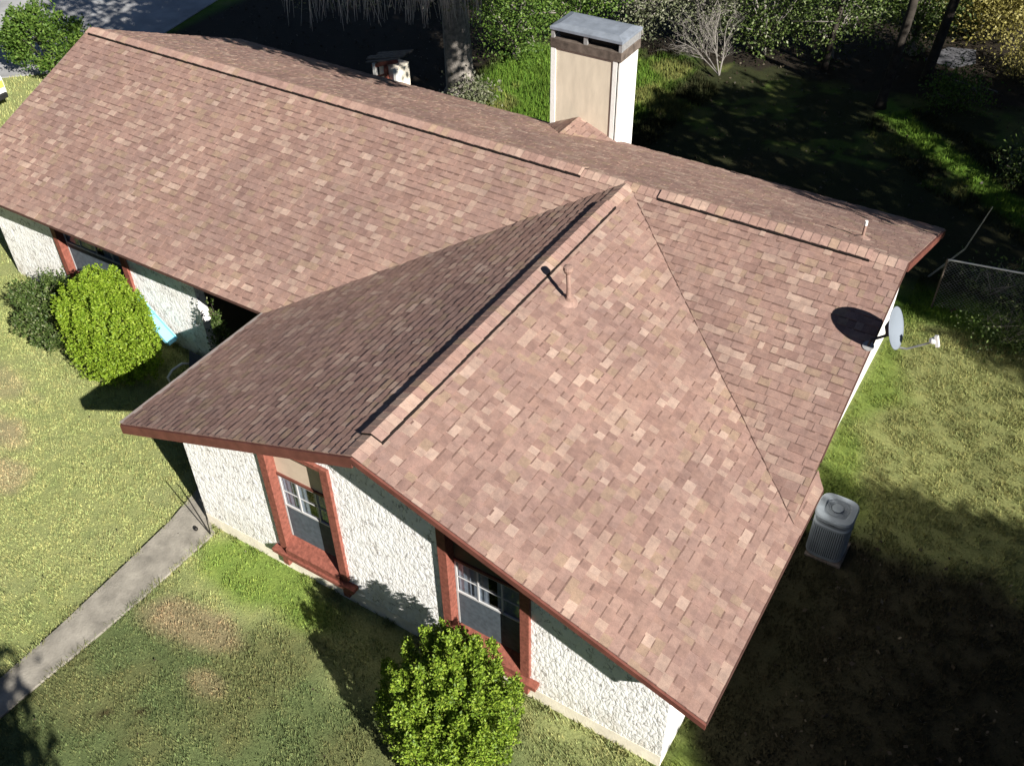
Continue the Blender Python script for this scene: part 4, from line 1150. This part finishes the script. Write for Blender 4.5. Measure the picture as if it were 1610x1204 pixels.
# tall dark trunks in the wood
for i, (x, y, r_, lab) in enumerate([(1.25, 13.9, .13, 'slim dark trunk nearest the sunlit strip of grass'),
                                     (-.9, 15.6, .09, 'thin dark trunk beside the understorey leaves'), (1.9, 16.3, .14, 'dark trunk in front of the pale dirt track')]):
    t = thing('dark_tree', lab, 'tree', (x, y, 0), 'dark trunks in the wood')
    rs = np.random.RandomState(90 + i)
    n = 260; c = np.stack([x + rs.normal(size=n) * .9, y + rs.normal(size=n) * .9, rs.uniform(6.2, 8.5, n)], 1)
    mb = MB(); limbs(mb, (x, y, 0), c, r_, rs, 7, (x + .2, y - .1, 5.5)); mb.build('trunk', M['darkbark'], t, smooth=True)
    leaf_mesh('crown', (c[:, None] + rs.normal(size=(n, 8, 3)) * .25).reshape(-1, 3), rs, .18, M['leaf_oak'], t, aspect=.8)

# fallen pale limb with a spray of twigs right of the chimney
mb = MB(); rs = np.random.RandomState(8)
root = Vector((-3.35, 13.35, .12))
def br(a, d, ln, r, dep):
    a = Vector(a); d = Vector(d).normalized()
    m = a + d * ln * .5 + Vector(rs.normal(size=3)) * ln * .06; e = a + d * ln + Vector(rs.normal(size=3)) * ln * .08
    e.z = max(e.z, .05)
    mb.tube([a, m, e], [r, r * .75, r * .4], 5)
    if dep:
        for k in range(5 if dep > 1 else 4):
            q = a.lerp(e, rs.uniform(.25, 1)); br(q, d + Vector(rs.normal(size=3)) * .38, ln * rs.uniform(.45, .75), r * .5, dep - 1)
for dd in ((-.75, .5, .55), (-.5, .6, .9), (-.9, .25, .35), (-.3, .8, .8)):
    br(root, dd, 1.35, .022, 3)
o = mb.build('fallen_branch', M['deadwood']); tag(o, 'pale bare fallen limb with fanned twigs right of the chimney', 'branch')

# pale dirt track beyond the wood
mb = MB(); mb.prism([(1.5, 17.7, .004), (2.4, 17.5, .004), (2.9, 18.2, .004), (2.7, 19.2, .004), (1.9, 19.0, .004)], (0, 0, .012))
tag(mb.build('dirt_track', mat_plain('grey_dirt', (.10, .10, .11), .95, .5, 3, bmp=.6, bscale=10)), kind='structure')
# leaf litter and stones behind the house
rs = np.random.RandomState(12)
n = 3500; x = rs.uniform(-20, 8, n); y = rs.uniform(5, 18, n)
k = ~in_poly(x, y, lit_back); x = x[k]; y = y[k]
n = 350; x2 = rs.uniform(4.9, 9, n); y2 = rs.uniform(-8, -1.2, n); x = np.concatenate([x, x2]); y = np.concatenate([y, y2])
x3 = rs.uniform(-14, 4, 260); y3 = rs.uniform(-12, -3.9, 260); k3 = ~((x3 > XWL - .1) & (y3 > YW - .05)); x = np.concatenate([x, x3[k3]]); y = np.concatenate([y, y3[k3]])
M['litter'] = mat_leaf('fallen_leaf', [(0, (.03, .022, .015)), (.7, (.06, .045, .03)), (1, (.12, .10, .07))], .1)
o = leaf_mesh('leaf_litter', np.stack([x, y, np.where(y < -3.8, .045, .02)], 1), rs, np.where((y < -3.8) & (x < 4.2), .04, .08)[:, None], M['litter'], up=0, aspect=.7)
tag(o, 'scattered fallen leaves on the shaded ground', 'leaf litter', kind='stuff')

# ring of trees added out of view to cut sky light in the shade
rs = np.random.RandomState(77); P = []; mbt = MB()
for i in range(46):
    a = 2 * math.pi * i / 46 + rs.uniform(-.05, .05); r_ = rs.uniform(31, 36)
    cx_, cy_ = r_ * math.sin(a), 2 + r_ * math.cos(a); hh = rs.uniform(11, 14)
    if -62 < math.degrees(math.atan2(cx_ - 6, cy_ + 13.3)) < 6: continue
    if 85 < math.degrees(a) < 140: hh *= .72; cx_ *= 1.15
    m = 900; d = rs.normal(size=(m, 3)); d /= np.linalg.norm(d, axis=1, keepdims=True); d *= rs.uniform(.5, 1, (m, 1)) ** .4
    P.append(np.array([cx_, cy_, hh * .52]) + d * np.array([3.2, 3.2, hh * .48]))
    mbt.tube([(cx_, cy_, 0), (cx_ + .2, cy_, hh * .6)], [.3, .12], 6, mi=1)
P = np.concatenate(P); cc = (P[:, None] + rs.normal(size=(len(P), 3, 3)) * .3).reshape(-1, 3); cc[:, 2] = np.maximum(cc[:, 2], .1)
o = leaf_mesh('sky_block_trees', cc, rs, .62, M['leaf_oak'], aspect=.9)
tag(o, 'unseen ring of trees added to block low sky light', 'woodland', kind='stuff')
